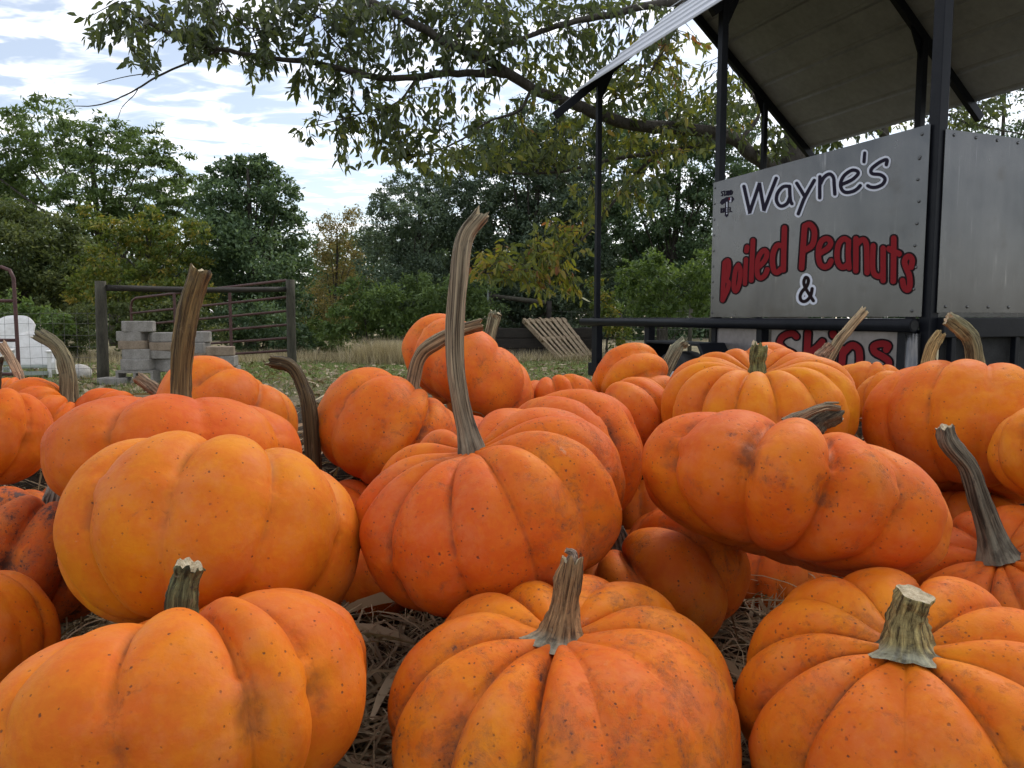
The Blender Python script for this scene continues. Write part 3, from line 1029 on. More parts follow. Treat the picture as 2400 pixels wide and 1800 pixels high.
def ribbon(b, pts, r, plane, off, k, closed=False):
    """flat painted stroke with round ends; pts in photo px, laid on the panel plane"""
    c = catmull([Vector((p[0], p[1], 0)) for p in pts], max(8, (len(pts) - 1) * 6)) if len(pts) > 2 else [Vector((p[0], p[1], 0)).lerp(Vector((pts[1][0], pts[1][1], 0)), 0) for p in pts]
    n = len(c)
    L, R = [], []
    for i in range(n):
        t = (c[min(i + 1, n - 1)] - c[max(i - 1, 0)]).normalized()
        s = Vector((-t.y, t.x, 0)) * r
        L.append(c[i] + s)
        R.append(c[i] - s)
    offs = [off + 0.00030 * i / n + k * 0.00004 for i in range(n)]
    V = [plane(q.x, q.y, o) for q, o in zip(L, offs)] + [plane(q.x, q.y, o) for q, o in zip(R, offs)]
    F = [(i, i + 1, n + i + 1, n + i) for i in range(n - 1)]
    b.add(V, F)
    for q, o in ((c[0], off - 0.00005 + k * 0.00004), (c[-1], off + 0.00036 + k * 0.00004)):
        b.add([plane(q.x + r * math.cos(a * math.pi / 8), q.y + r * math.sin(a * math.pi / 8), o) for a in range(16)], [tuple(range(16))])


def smooth_off(pts):
    return pts


def cv(ox, oy, s):
    return lambda pts: [(ox + p[0] / s, oy + p[1] / s) for p in pts]


def sharp(pts):
    """polyline with straight legs: repeat corners so the curve stays tight"""
    out = []
    for i, p in enumerate(pts):
        if 0 < i < len(pts) - 1:
            a, b = pts[i - 1], pts[i + 1]
            out.append((p[0] + (a[0] - p[0]) * .06, p[1] + (a[1] - p[1]) * .06))
            out.append(p)
            out.append((p[0] + (b[0] - p[0]) * .06, p[1] + (b[1] - p[1]) * .06))
        else:
            out.append(p)
    return out


def letters(root, spec, r_in, r_out, m_in, m_out, off):
    for ch, strokes in spec:
        bo, bi = MB(), MB()
        for k, (st, f) in enumerate(strokes):
            ribbon(bo, st, r_out * f, on_panel, off, k * 10)
            ribbon(bi, st, r_in * f, on_panel, off + 0.0016, k * 10)
        o = bo.build('letter_outline', m_out, root)
        q = bi.build('letter', m_in, root)


def trailer():
    root = thing('food_trailer', 'roofed metal trailer with black posts, lettered for boiled peanuts and skins', 'trailer', tuple(TW(LEN * .5, WID * .5, 0)))
    fr = MT['frame']
    zd = 0.56                                    # deck
    ze = 3.06                                    # eave height at the posts
    # posts
    for u, v, w in ((0, 0, .046), (U2, 0, .052), (LEN, 0, .060), (0, WID, .046), (U2, WID, .056), (LEN, WID, .056)):
        MB().bar(TW(u, v, zd - .2), TW(u, v, ze), w, w, NV).build('post', fr, root, .004)
    pitch = 0.83
    rise = WID / 2 * pitch
    # rafters
    for u in (0, U2, LEN):
        over = 0.44 if u == 0 else 0.10
        mid = TW(u, WID / 2, ze + rise)
        MB().bar(TW(u, -over, ze - over * pitch), mid, .045, .07, ZV).build('rafter', fr, root, .003)
        MB().bar(mid, TW(u, WID + .66, ze - .66 * pitch), .045, .07, ZV).build('rafter', fr, root, .003)
        for v, s in ((0.03, 1), (WID - .03, -1)):
            MB().hexa([TW(u - .004, v, ze - .17), TW(u + .004, v, ze - .17), TW(u + .004, v + .12 * s, ze + .08), TW(u - .004, v + .12 * s, ze + .08),
                       TW(u - .004, v, ze - .02), TW(u + .004, v, ze - .02), TW(u + .004, v + .12 * s, ze + .09), TW(u - .004, v + .12 * s, ze + .09)]).build('gusset', fr, root)

    # ribbed roof sheets, ribs run along the trailer
    def sheet(v0, z0, v1, z1, u0, u1):
        b = MB()
        n = Vector((0, 0, 1))
        prof = []
        Ls = math.hypot(v1 - v0, z1 - z0)
        k = 0.0
        ribs = max(3, int(round(Ls / .27)))
        step = Ls / ribs
        for i in range(ribs):
            a = i * step
            for q, h in ((0, 0), (.014, .013), (.040, .013), (.054, 0)):
                prof.append((a + q, h))
        prof.append((Ls, 0))
        nv, nz = -(z1 - z0) / Ls, (v1 - v0) / Ls
        if nz < 0:
            nv, nz = -nv, -nz
        rows = []
        for a, h in prof:
            v = v0 + (v1 - v0) * a / Ls
            z = z0 + (z1 - z0) * a / Ls
            rows.append((v + nv * h, z + nz * h, v + nv * (h - .004), z + nz * (h - .004)))
        m = len(rows)
        V = []
        for u in (u0, u1):
            V += [TW(u, r[0], r[1]) for r in rows]
        for u in (u0, u1):
            V += [TW(u, r[2], r[3]) for r in rows]
        F = []
        for i in range(m - 1):
            F.append((i, i + 1, m + i + 1, m + i))
            F.append((2 * m + i, 3 * m + i, 3 * m + i + 1, 2 * m + i + 1))
            F.append((i, 2 * m + i, 2 * m + i + 1, i + 1))
            F.append((m + i, m + i + 1, 3 * m + i + 1, 3 * m + i))
        F.append((0, m, 3 * m, 2 * m))
        F.append((m - 1, 3 * m - 1, 4 * m - 1, 2 * m - 1))
        b.add(V, F)
        b.under = [i for i, f in enumerate(F) if min(f) >= 2 * m]
        return b

    zr = ze + .055
    sb = sheet(-.21, zr - .21 * pitch, WID / 2 - .01, zr + rise, -.10, LEN + .9)
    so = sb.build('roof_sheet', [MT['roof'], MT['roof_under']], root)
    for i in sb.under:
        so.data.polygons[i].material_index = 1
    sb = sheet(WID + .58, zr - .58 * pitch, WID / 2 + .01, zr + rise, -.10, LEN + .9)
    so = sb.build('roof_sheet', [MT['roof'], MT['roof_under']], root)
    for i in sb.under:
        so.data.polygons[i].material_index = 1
    rc = MB()
    rc.hexa([TW(-.1, WID / 2 - .14, zr + rise - .06), TW(LEN + .9, WID / 2 - .14, zr + rise - .06), TW(LEN + .9, WID / 2, zr + rise + .036), TW(-.1, WID / 2, zr + rise + .036),
             TW(-.1, WID / 2 - .14, zr + rise - .052), TW(LEN + .9, WID / 2 - .14, zr + rise - .052), TW(LEN + .9, WID / 2, zr + rise + .044), TW(-.1, WID / 2, zr + rise + .044)])
    rc.hexa([TW(-.1, WID / 2 + .003, zr + rise + .036), TW(LEN + .9, WID / 2 + .003, zr + rise + .036), TW(LEN + .9, WID / 2 + .14, zr + rise - .06), TW(-.1, WID / 2 + .14, zr + rise - .06),
             TW(-.1, WID / 2 + .003, zr + rise + .044), TW(LEN + .9, WID / 2 + .003, zr + rise + .044), TW(LEN + .9, WID / 2 + .14, zr + rise - .052), TW(-.1, WID / 2 + .14, zr + rise - .052)])
    rc.build('ridge_cap', MT['roof'], root)

    # lettered side panel (slab 14 mm thick standing just in front of the posts)
    off = .046
    tl, bl_, tr_, br_ = (on_panel(1672, 425, off), on_panel(1667, 738, off), on_panel(2191, 292, off), on_panel(2180, 738, off))
    zt = (tl.z + tr_.z) / 2
    zb = .905
    ua = (tl - P1).dot(DV)
    ub = LEN - .006
    th = .006
    MB().hexa([TW(ua, -off, zb), TW(ub, -off, zb), TW(ub, -off + th, zb), TW(ua, -off + th, zb),
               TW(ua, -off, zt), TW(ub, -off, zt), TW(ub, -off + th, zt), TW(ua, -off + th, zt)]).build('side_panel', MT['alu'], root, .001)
    # end panel
    MB().hexa([TW(LEN + .040, .004, zb + .02), TW(LEN + .040, WID + .02, zb + .02), TW(LEN + .034, WID + .02, zb + .02), TW(LEN + .034, .004, zb + .02),
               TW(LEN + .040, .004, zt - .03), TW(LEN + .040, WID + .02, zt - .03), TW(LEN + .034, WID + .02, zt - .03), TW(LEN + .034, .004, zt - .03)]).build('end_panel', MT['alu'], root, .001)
    # back panel keeps sky from showing through under the far side
    MB().hexa([TW(ua, WID + .036, zb), TW(ub, WID + .036, zb), TW(ub, WID + .042, zb), TW(ua, WID + .042, zb),
               TW(ua, WID + .036, zt - .3), TW(ub, WID + .036, zt - .3), TW(ub, WID + .042, zt - .3), TW(ua, WID + .042, zt - .3)]).build('back_panel', MT['alu'], root)
    # rivets
    rv = MB()
    rv.tube([(0, 0, 0), (0, .003, 0), (0, .0045, 0)], [.0085, .0075, .003], 8)
    rme = rv.mesh('rivet')
    rme.materials.append(MT['alu'])
    rl = Vector(root.location)

    def rivet(p, nrm):
        o = bpy.data.objects.new('rivet', rme)
        COL.objects.link(o)
        o.parent = root
        o.matrix_basis = Matrix.Translation(Vector(p) - rl) @ Vector((0, 1, 0)).rotation_difference(nrm).to_matrix().to_4x4()

    for i in range(9):
        z = zb + .03 + (zt - zb - .07) * i / 8
        rivet(TW(ub - .05 + .006 * ((i * 7) % 3 - 1), -off, z), -NV)
        rivet(TW(ua + .022, -off, z), -NV)
    rivet(TW(ub - .052, -off, zt - .155), -NV)
    for i in range(12):
        rivet(TW(LEN + .040, .06 + .15 * i, zt - .055), DV)
        rivet(TW(LEN + .040, .06 + .15 * i, zb + .05), DV)
    # rails and lower frame
    zrail = .862
    MB().tube([TW(-.16, -.075, zrail), TW(LEN * .5, -.075, zrail), TW(LEN - .02, -.075, zrail)], .034, 16).build('rail', fr, root)
    MB().tube([TW(LEN - .0195, -.075, zrail), TW(LEN - .016, -.075, zrail)], .027, 14).build('rail_end', MT['rubber'], root)
    MB().bar(TW(LEN + .045, .02, zrail - .01), TW(LEN + .045, WID + .1, zrail - .01), .05, .10).build('end_rail', fr, root, .004)
    MB().tube([TW(-.16, WID + .03, zrail), TW(LEN + .10, WID + .03, zrail)], .034, 12).build('rail', fr, root)
    MB().bar(TW(-.02, -.05, zrail), TW(-.02, WID + .05, zrail), .06, .08).build('end_rail', fr, root, .004)
    for px, w in ((1397, .105), (1520, .07), (1784, .055), (2128, .10)):
        u = (on_panel(px, 790, .03) - P1).dot(DV)
        MB().bar(TW(u, -.02, .40), TW(u, -.02, zrail - .02), w, .06, NV).build('upright', fr, root, .004)
    u = (on_panel(2149, 790, .03) - P1).dot(DV)
    MB().tube([TW(u, -.055, .35), TW(u, -.055, zrail - .04)], .036, 14).build('corner_pipe', MT['alu'], root)
    MB().bar(TW(-.1, 0, .42), TW(LEN + .1, 0, .42), .08, .12).build('chassis_rail', fr, root, .005)
    MB().bar(TW(-.1, WID, .42), TW(LEN + .1, WID, .42), .08, .12).build('chassis_rail', fr, root, .005)
    MB().hexa([TW(-.08, .045, .485), TW(LEN + .08, .045, .485), TW(LEN + .08, WID - .045, .485), TW(-.08, WID - .045, .485),
               TW(-.08, .045, .52), TW(LEN + .08, .045, .52), TW(LEN + .08, WID - .045, .52), TW(-.08, WID - .045, .52)]).build('deck', MT['wood_dark'], root)
    # white lower boards
    def board(x0, x1, y0, name, m, off=.012, z0=.5):
        a = (on_panel(x0, 790, off) - P1).dot(DV)
        b = (on_panel(x1, 790, off) - P1).dot(DV)
        z1 = on_panel((x0 + x1) / 2, y0, off).z
        return MB().hexa([TW(a, -off, z0), TW(b, -off, z0), TW(b, -off + .006, z0), TW(a, -off + .006, z0),
                          TW(a, -off, z1), TW(b, -off, z1), TW(b, -off + .006, z1), TW(a, -off + .006, z1)]).build(name, m, root, .001)
    board(1668, 1776, 762, 'lower_board', MT['alu_white'])
    board(1808, 2105, 762, 'lower_board', MT['alu_white'])
    # end face under the panel: dark sheet, uprights
    MB().hexa([TW(LEN + .02, .06, .46), TW(LEN + .02, WID - .06, .46), TW(LEN + .014, WID - .06, .46), TW(LEN + .014, .06, .46),
               TW(LEN + .02, .06, .84), TW(LEN + .02, WID - .06, .84), TW(LEN + .014, WID - .06, .84), TW(LEN + .014, .06, .84)]).build('end_board', MT['rubber'], root)
    for v in (.10, .24, .56, 1.1, 1.6):
        MB().bar(TW(LEN + .05, v, .40), TW(LEN + .05, v, zrail - .02), .03, .03, DV).build('upright', fr, root, .003)
    # step plate
    MB().box(TW(LEN - .10, -.16, .60), DV, NV, ZV, .085, .06, .035).build('step', MT['rim'], root, .004)
    # fender + wheel
    uf = (on_panel(1585, 810, .22) - P1).dot(DV)
    b = MB()
    prof = [(-.46, .44), (-.41, .64), (-.34, .73), (.34, .73), (.41, .64), (.46, .44)]
    V = []
    for v in (-.27, -.05):
        V += [TW(uf + a, v, z) for a, z in prof] + [TW(uf + a * .94, v, z - .022) for a, z in prof]
    n = len(prof)
    F = []
    for i in range(n - 1):
        F += [(i, i + 1, 2 * n + i + 1, 2 * n + i), (n + i, 3 * n + i, 3 * n + i + 1, n + i + 1), (i, n + i, n + i + 1, i + 1), (2 * n + i, 2 * n + i + 1, 3 * n + i + 1, 3 * n + i)]
    F += [(0, 2 * n, 3 * n, n), (n - 1, 2 * n - 1, 4 * n - 1, 3 * n - 1)]
    b.add(V, F)
    b.build('fender', fr, root, .008, 3)
    for v in (-.16, WID + .16):
        w = MB()
        ring = []
        w.tube([TW(uf, v - .09, .33), TW(uf, v - .075, .33), TW(uf, v + .075, .33), TW(uf, v + .09, .33)], [.29, .33, .33, .29], 28)
        wo_ = w.build('wheel', MT['rubber'], root)
        MB().tube([TW(uf, v - .10, .33), TW(uf, v - .092, .33)], [.17, .19], 20).build('rim', MT['rim'], wo_)
    MB().tube([TW(uf, -.1, .33), TW(uf, WID + .1, .33)], .03, 10).build('axle', fr, root)
    MB().bar(TW(LEN + .1, WID / 2, .42), TW(LEN + 1.0, WID / 2, .42), .07, .1).build('tongue', fr, root, .004)
    MB().bar(TW(LEN + .95, WID / 2, .0), TW(LEN + .95, WID / 2, .5), .06, .06, NV).build('jack', fr, root, .004)
    for u_, v_ in ((-.02, .05), (-.02, WID - .05)):
        MB().bar(TW(u_, v_, -.02), TW(u_, v_, .42), .07, .07, NV).build('support_leg', fr, root, .004)

    # ---- lettering
    W = cv(1720, 330, 5.53)
    B = cv(1660, 500, 6.914)
    Q = cv(1860, 500, 6.9125)
    K = cv(1780, 740, 5.027)
    way = [
        ('W', [(sharp(W([(130, 590), (205, 925), (330, 555), (390, 895), (548, 485)])), 1)]),
        ('a', [(W([(720, 590), (640, 595), (570, 670), (550, 760), (580, 830), (630, 845), (690, 810), (722, 740)]), 1), (W([(722, 590), (725, 700), (735, 780), (752, 815)]), 1)]),
        ('y', [(W([(815, 550), (865, 632), (912, 712)]), 1), (W([(1042, 512), (980, 620), (915, 740), (870, 850), (835, 945)]), 1)]),
        ('n', [(W([(1115, 465), (1112, 600), (1112, 738)]), 1), (W([(1118, 560), (1170, 470), (1240, 430), (1290, 475), (1300, 580), (1308, 690)]), 1)]),
        ('e', [(W([(1400, 565), (1530, 505), (1608, 430), (1590, 388), (1520, 385), (1430, 450), (1385, 540), (1395, 625), (1450, 668), (1540, 655), (1600, 620), (1638, 580)]), 1)]),
        ('apostrophe', [(W([(1695, 158), (1690, 215), (1686, 272)]), .95)]),
        ('s', [(W([(1975, 310), (1982, 245), (1900, 272), (1800, 345), (1775, 392), (1800, 428), (1900, 440), (1957, 490), (1930, 560), (1850, 600), (1780, 602), (1735, 582)]), 1)]),
    ]
    letters(root, way, 4.1, 8.9, MT['ink'], MT['ink_white'], off + .0015)
    boiled = [
        ('B', [(B([(262, 800), (245, 1100), (232, 1410)]), .9), (B([(262, 800), (312, 760), (335, 810), (328, 930), (300, 1050), (262, 1095)]), .9), (B([(285, 1075), (332, 1130), (310, 1240), (270, 1330), (235, 1405)]), .9)]),
        ('o', [(B([(488, 835), (522, 920), (512, 1080), (480, 1210), (437, 1262), (413, 1190), (420, 1060), (448, 900), (488, 835)]), .92)]),
        ('i', [(B([(612, 745), (602, 940), (594, 1140)]), .88), (B([(630, 545), (618, 610)]), .98)]),
        ('l', [(B([(725, 440), (710, 760), (696, 1085)]), .98)]),
        ('e', [(B([(812, 870), (910, 770), (952, 660), (915, 600), (855, 640), (805, 740), (790, 900), (802, 1010), (850, 1050), (920, 1000), (958, 910)]), 1)]),
        ('d', [(B([(1195, 525), (1115, 522), (1060, 620), (1040, 760), (1060, 915), (1115, 958), (1185, 900)]), 1.1), (B([(1235, 235), (1225, 560), (1217, 915)]), 1.1)]),
        ('P', [(B([(1562, 205), (1535, 560), (1512, 885)]), 1.15), (B([(1562, 205), (1645, 180), (1712, 260), (1720, 380), (1680, 520), (1560, 600)]), 1.15)]),
        ('e', [(Q([(430, 645), (555, 565), (600, 490), (580, 430), (520, 410), (450, 455), (410, 560), (402, 700), (430, 820), (500, 870), (570, 840), (608, 770)]), 1.1)]),
        ('a', [(Q([(890, 450), (820, 412), (745, 470), (708, 600), (708, 750), (750, 850), (810, 872), (872, 830)]), 1.1), (Q([(892, 450), (885, 680), (900, 885)]), 1.05)]),
        ('n', [(Q([(1010, 410), (1010, 680), (1008, 930)]), 1.1), (Q([(1015, 510), (1080, 445), (1140, 432), (1180, 510), (1187, 720), (1190, 960)]), 1.1)]),
        ('u', [(Q([(1290, 525), (1280, 760), (1290, 940), (1340, 1010), (1410, 1015), (1445, 960)]), 1.1), (Q([(1450, 565), (1450, 830), (1450, 1090)]), 1.1)]),
        ('t', [(Q([(1622, 405), (1620, 750), (1614, 1100)]), 1.15), (Q([(1548, 575), (1630, 620), (1708, 655)]), 1.2)]),
        ('s', [(Q([(1905, 870), (1922, 760), (1880, 698), (1820, 722), (1798, 800), (1830, 900), (1872, 1000), (1885, 1120), (1868, 1222), (1825, 1238), (1782, 1180), (1765, 1090)]), 1.15)]),
    ]
    letters(root, boiled, 5.8, 9.2, MT['ink_red'], MT['ink_black'], off + .0015)
    amp = [('ampersand', [(B([(1702, 1415), (1640, 1320), (1575, 1210), (1548, 1120), (1570, 1045), (1605, 1045), (1622, 1100), (1590, 1190), (1520, 1265), (1488, 1340), (1500, 1405), (1555, 1428), (1620, 1390), (1665, 1310), (1682, 1220)]), 1)])]
    letters(root, amp, 3.9, 9.6, MT['ink_black'], MT['ink_white'], off + .0015)
    skins = [
        ('S', [(K([(435, 245), (395, 212), (330, 218), (262, 260), (240, 330), (300, 400), (400, 450), (430, 530), (380, 600), (250, 600), (180, 560)]), 1)]),
        ('k', [(K([(570, 200), (560, 420), (550, 640)]), 1.1), (K([(740, 305), (680, 370), (610, 430), (680, 520), (745, 610)]), 1.05)]),
        ('i', [(K([(868, 212), (872, 228)]), 1.2), (K([(852, 400), (846, 510), (840, 620)]), 1.1)]),
        ('n', [(K([(985, 400), (965, 620)]), 1.15), (K([(985, 440), (1080, 352), (1160, 385), (1180, 480), (1175, 620)]), 1.15)]),
        ('s', [(K([(1495, 400), (1515, 350), (1430, 330), (1345, 362), (1362, 430), (1450, 480), (1522, 540), (1500, 620), (1400, 650), (1320, 620)]), 1.1)]),
    ]
    letters(root, skins, 7.0, 11.0, MT['ink_red'], MT['ink_black'], .0135)
    # ---- small cross sticker with two words
    X = cv(1640, 400, 10.369)
    ro = off + .0012

    def poly(pts, name, m, o):
        MB().add([on_panel(x, y, o) for x, y in X(pts)], [tuple(range(len(pts)))]).build(name, m, root)
    poly([(485, 780), (530, 700), (620, 660), (640, 640), (690, 640), (790, 625), (840, 690), (775, 780), (700, 770), (695, 1060), (700, 1080), (650, 1135), (600, 1085), (610, 1060), (615, 780), (535, 835)], 'sticker_cross', MT['ink'], ro)
    poly([(645, 760), (672, 755), (672, 1050), (645, 1060)], 'sticker_stripe', MT['ink_white'], ro + .0006)
    poly([(700, 660), (735, 652), (735, 700), (700, 710)], 'sticker_stripe', MT['ink_red'], ro + .0006)
    poly([(745, 655), (765, 650), (765, 765), (745, 770)], 'sticker_stripe', MT['ink_white'], ro + .0006)
    poly([(720, 720), (736, 718), (736, 765), (720, 768)], 'sticker_stripe', MT['ink_white'], ro + .0006)
    GL = {'S': [[(1, .1), (.3, .0), (.1, .25), (.9, .7), (.7, 1), (0, .9)]], 'T': [[(0, 0), (1, 0)], [(.5, 0), (.5, 1)]], 'A': [[(0, 1), (.5, 0), (1, 1)], [(.2, .65), (.8, .65)]],
          'N': [[(0, 1), (0, 0), (1, 1), (1, 0)]], 'D': [[(0, 0), (0, 1), (.8, .8), (.9, .3), (0, 0)]], 'K': [[(0, 0), (0, 1)], [(1, 0), (0, .55), (1, 1)]],
          'E': [[(1, 0), (0, 0), (0, 1), (1, 1)], [(0, .5), (.8, .5)]], 'L': [[(0, 0), (0, 1), (1, 1)]]}
    for word, x0, y0, x1, y1, h, mb in (('STAND', 520, 505, 808, 468, 110, 'ink'), ('KNEEL', 512, 915, 790, 885, 105, 'ink')):
        for i, chh in enumerate(word):
            w = (x1 - x0) / len(word)
            lx = x0 + i * w
            ly = y0 + (y1 - y0) * i / len(word)
            bo = MB()
            for k, st in enumerate(GL[chh]):
                pts = X([(lx + a * w * .72, ly + bq * h) for a, bq in st])
                ribbon(bo, sharp(pts) if len(pts) > 2 else pts, 1.05, on_panel, ro + .0010, k * 8)
            bo.build('letter', MT['ink'], root)


trailer()

# ------------------------------------------------------------------ fences, gate, blocks, chairs, pallet


def vpost(b, x, ybot, ytop, Y, r, lean=0.0):
    p = FY(x, ytop, Y)
    z1 = p.z
    b.tube(catmull([(p.x - lean * z1, Y, -.1), (p.x - lean * z1 * .5, Y, z1 * .5), (p.x, Y, z1)], 6), [r * 1.06, r * 1.03, r, r, r * .98, r * .96], 14, jit=.05)
    return p


def brace_fence():
    a = FY(216, 612, 10.4)
    c = FY(628, 608, 13.0)
    root = thing('fence_brace', 'wooden fence brace of two round posts joined by a dark top rail', 'fence', (a.x, a.y, 0))
    b = MB()
    vpost(b, 217, 820, 607, 10.4, .074, .02)
    b.build('post', MT['wood'], root)
    b = MB()
    vpost(b, 627, 785, 604, 13.0, .076, .005)
    b.build('post', MT['wood'], root)
    p, q = FY(229, 622, 10.4), FY(618, 625, 13.0)
    m = (p + q) / 2 + Vector((0, 0, -.02))
    MB().tube(catmull([p, m, q], 9), .045, 10, jit=.10, seed=4).build('rail', MT['wood_dark'], root)


brace_fence()


def pipe_gate():
    A = FY(282, 645, 15.0)
    Bq = FY(632, 604, 13.15)
    root = thing('pipe_gate', 'long red pipe gate leaning against the wooden fence brace', 'gate', (A.x, A.y, 0))
    a0, b0 = Vector((A.x, A.y, 0)), Vector((Bq.x, Bq.y, 0))
    h = 1.27
    za, zb = A.z - h, Bq.z - h
    r = .024
    c = .16
    d = (b0 - a0).normalized()
    L = (b0 - a0).length

    def pt(u, z):
        f = u / L
        return a0 + d * u + Vector((0, 0, za + (zb - za) * f + z))
    outer = [pt(0, .05), pt(0, h * .5), pt(0, h - c), pt(c * .3, h - c * .3), pt(c, h), pt(L * .5, h), pt(L - c, h), pt(L - c * .3, h - c * .3), pt(L, h - c), pt(L, h * .5), pt(L, .05)]
    MB().tube(outer, r, 10).build('outer_pipe', MT['red_pipe'], root)
    for z in (.05, .27, .50, .74, .98):
        MB().tube([pt(0, z), pt(L, z)], r * .92, 8).build('rail', MT['red_pipe'], root)
    for f in (.30, .645):
        MB().bar(pt(L * f, .03) + Vector((0, -.026, 0)), pt(L * f, h) + Vector((0, -.026, 0)), .055, .012, (0, 1, 0)).build('brace', MT['red_pipe'], root)


pipe_gate()


def left_panel():
    Y = 9.0
    tp = FY(28, 577, Y)
    root = thing('pipe_gate', 'dark red pipe panel with rounded corner at the left edge of the picture', 'gate', (tp.x, Y, 0))
    x1 = tp.x
    x0 = x1 - 2.4
    h = tp.z
    c = .13
    zz_ = [FY(28, yq, Y).z for yq in (650, 735, 808)]
    MB().tube([(x0, Y, .02), (x0, Y, h - c), (x0 + c * .3, Y, h - c * .3), (x0 + c, Y, h), (x1 - c, Y, h), (x1 - c * .3, Y, h - c * .3), (x1, Y, h - c), (x1, Y, .3), (x1, Y, .02)], .022, 10).build('outer_pipe', MT['red_pipe'], root)
    for z in zz_ + [.15]:
        MB().tube([(x0, Y, z), (x1, Y, z)], .020, 8).build('rail', MT['red_pipe'], root)


left_panel()


def wire_fence(label, pts, zs, step, r=.0022, sag=0.0, posts=()):
    root = thing('wire_fence', label, 'fence', tuple(Vector((pts[0].x, pts[0].y, 0))))
    b = MB()
    for s0, s1 in zip(pts[:-1], pts[1:]):
        L = (s1 - s0).length
        n = max(2, int(L / step))
        for z in zs:
            b.tube([s0.lerp(s1, i / n) + Vector((0, 0, z - sag * math.sin(math.pi * i / n) + .006 * math.sin(i * 2.1 + z * 9))) for i in range(n + 1)], r, 4, caps=False)
        for i in range(n + 1):
            q = s0.lerp(s1, i / n)
            b.tube([q + Vector((.004 * math.sin(i * 1.7), r * 2, zs[0])), q + Vector((.012 * math.sin(i * 2.3), r * 2, (zs[0] + zs[-1]) / 2)), q + Vector((0, r * 2, zs[-1] - sag * math.sin(math.pi * i / n)))], r, 4, caps=False)
    b.build('wire_mesh', MT['wire'], root)
    for p, h, rad in posts:
        MB().tube([(p.x, p.y, -.05), (p.x + .01, p.y, h * .5), (p.x + .015, p.y, h)], [rad, rad * .95, rad * .9], 9, jit=.1).build('post', MT['wood'], root)


a = FY(-120, 700, 10.3)
b_ = FY(215, 700, 10.45)
wire_fence('square wire mesh fence in front of the white garden chairs', [Vector((a.x, a.y, 0)), Vector((b_.x, b_.y, 0))], [.05, .2, .35, .5, .66, .82, .96], .155)
c_ = FY(1190, 700, 18.0)
d_ = FY(1330, 700, 16.5)
e_ = FY(1560, 700, 15.5)
f_ = FY(1800, 700, 15.0)
wire_fence('sagging wire fence on thin wooden posts behind the trailer rail', [Vector((q.x, q.y, 0)) for q in (c_, d_, e_, f_)], [.1, .3, .5, .7, .9, 1.08], .30, .003, .05,
           [(Vector((FY(1338, 700, 16.4).x, 16.4, 0)), 1.0, .05), (Vector((FY(1490, 700, 15.7).x, 15.7, 0)), 1.25, .045), (Vector((FY(1535, 640, 15.6).x, 15.6, 0)), 1.3, .03)])


def far_brace():
    Y = 18.0
    p = FY(1056, 640, Y)
    root = thing('fence_brace', 'small distant fence brace with a pale metal stake beside its left post', 'fence', (p.x, Y, 0))
    for x, y in ((1057, 632), (1186, 650)):
        b = MB()
        vpost(b, x, 760, y, Y, .065)
        b.build('post', MT['wood_dark'], root)
    q0, q1 = FY(1063, 640, Y), FY(1180, 654, Y)
    MB().tube([q0, (q0 + q1) / 2, q1], .058, 9, jit=.1).build('rail', MT['wood'], root)
    s = FY(1054, 602, Y - .1)
    MB().bar((s.x, Y - .1, -.1), (s.x, Y - .1, s.z), .045, .03, (0, 1, 0)).build('stake', MT['slat_grey'], root)


far_brace()


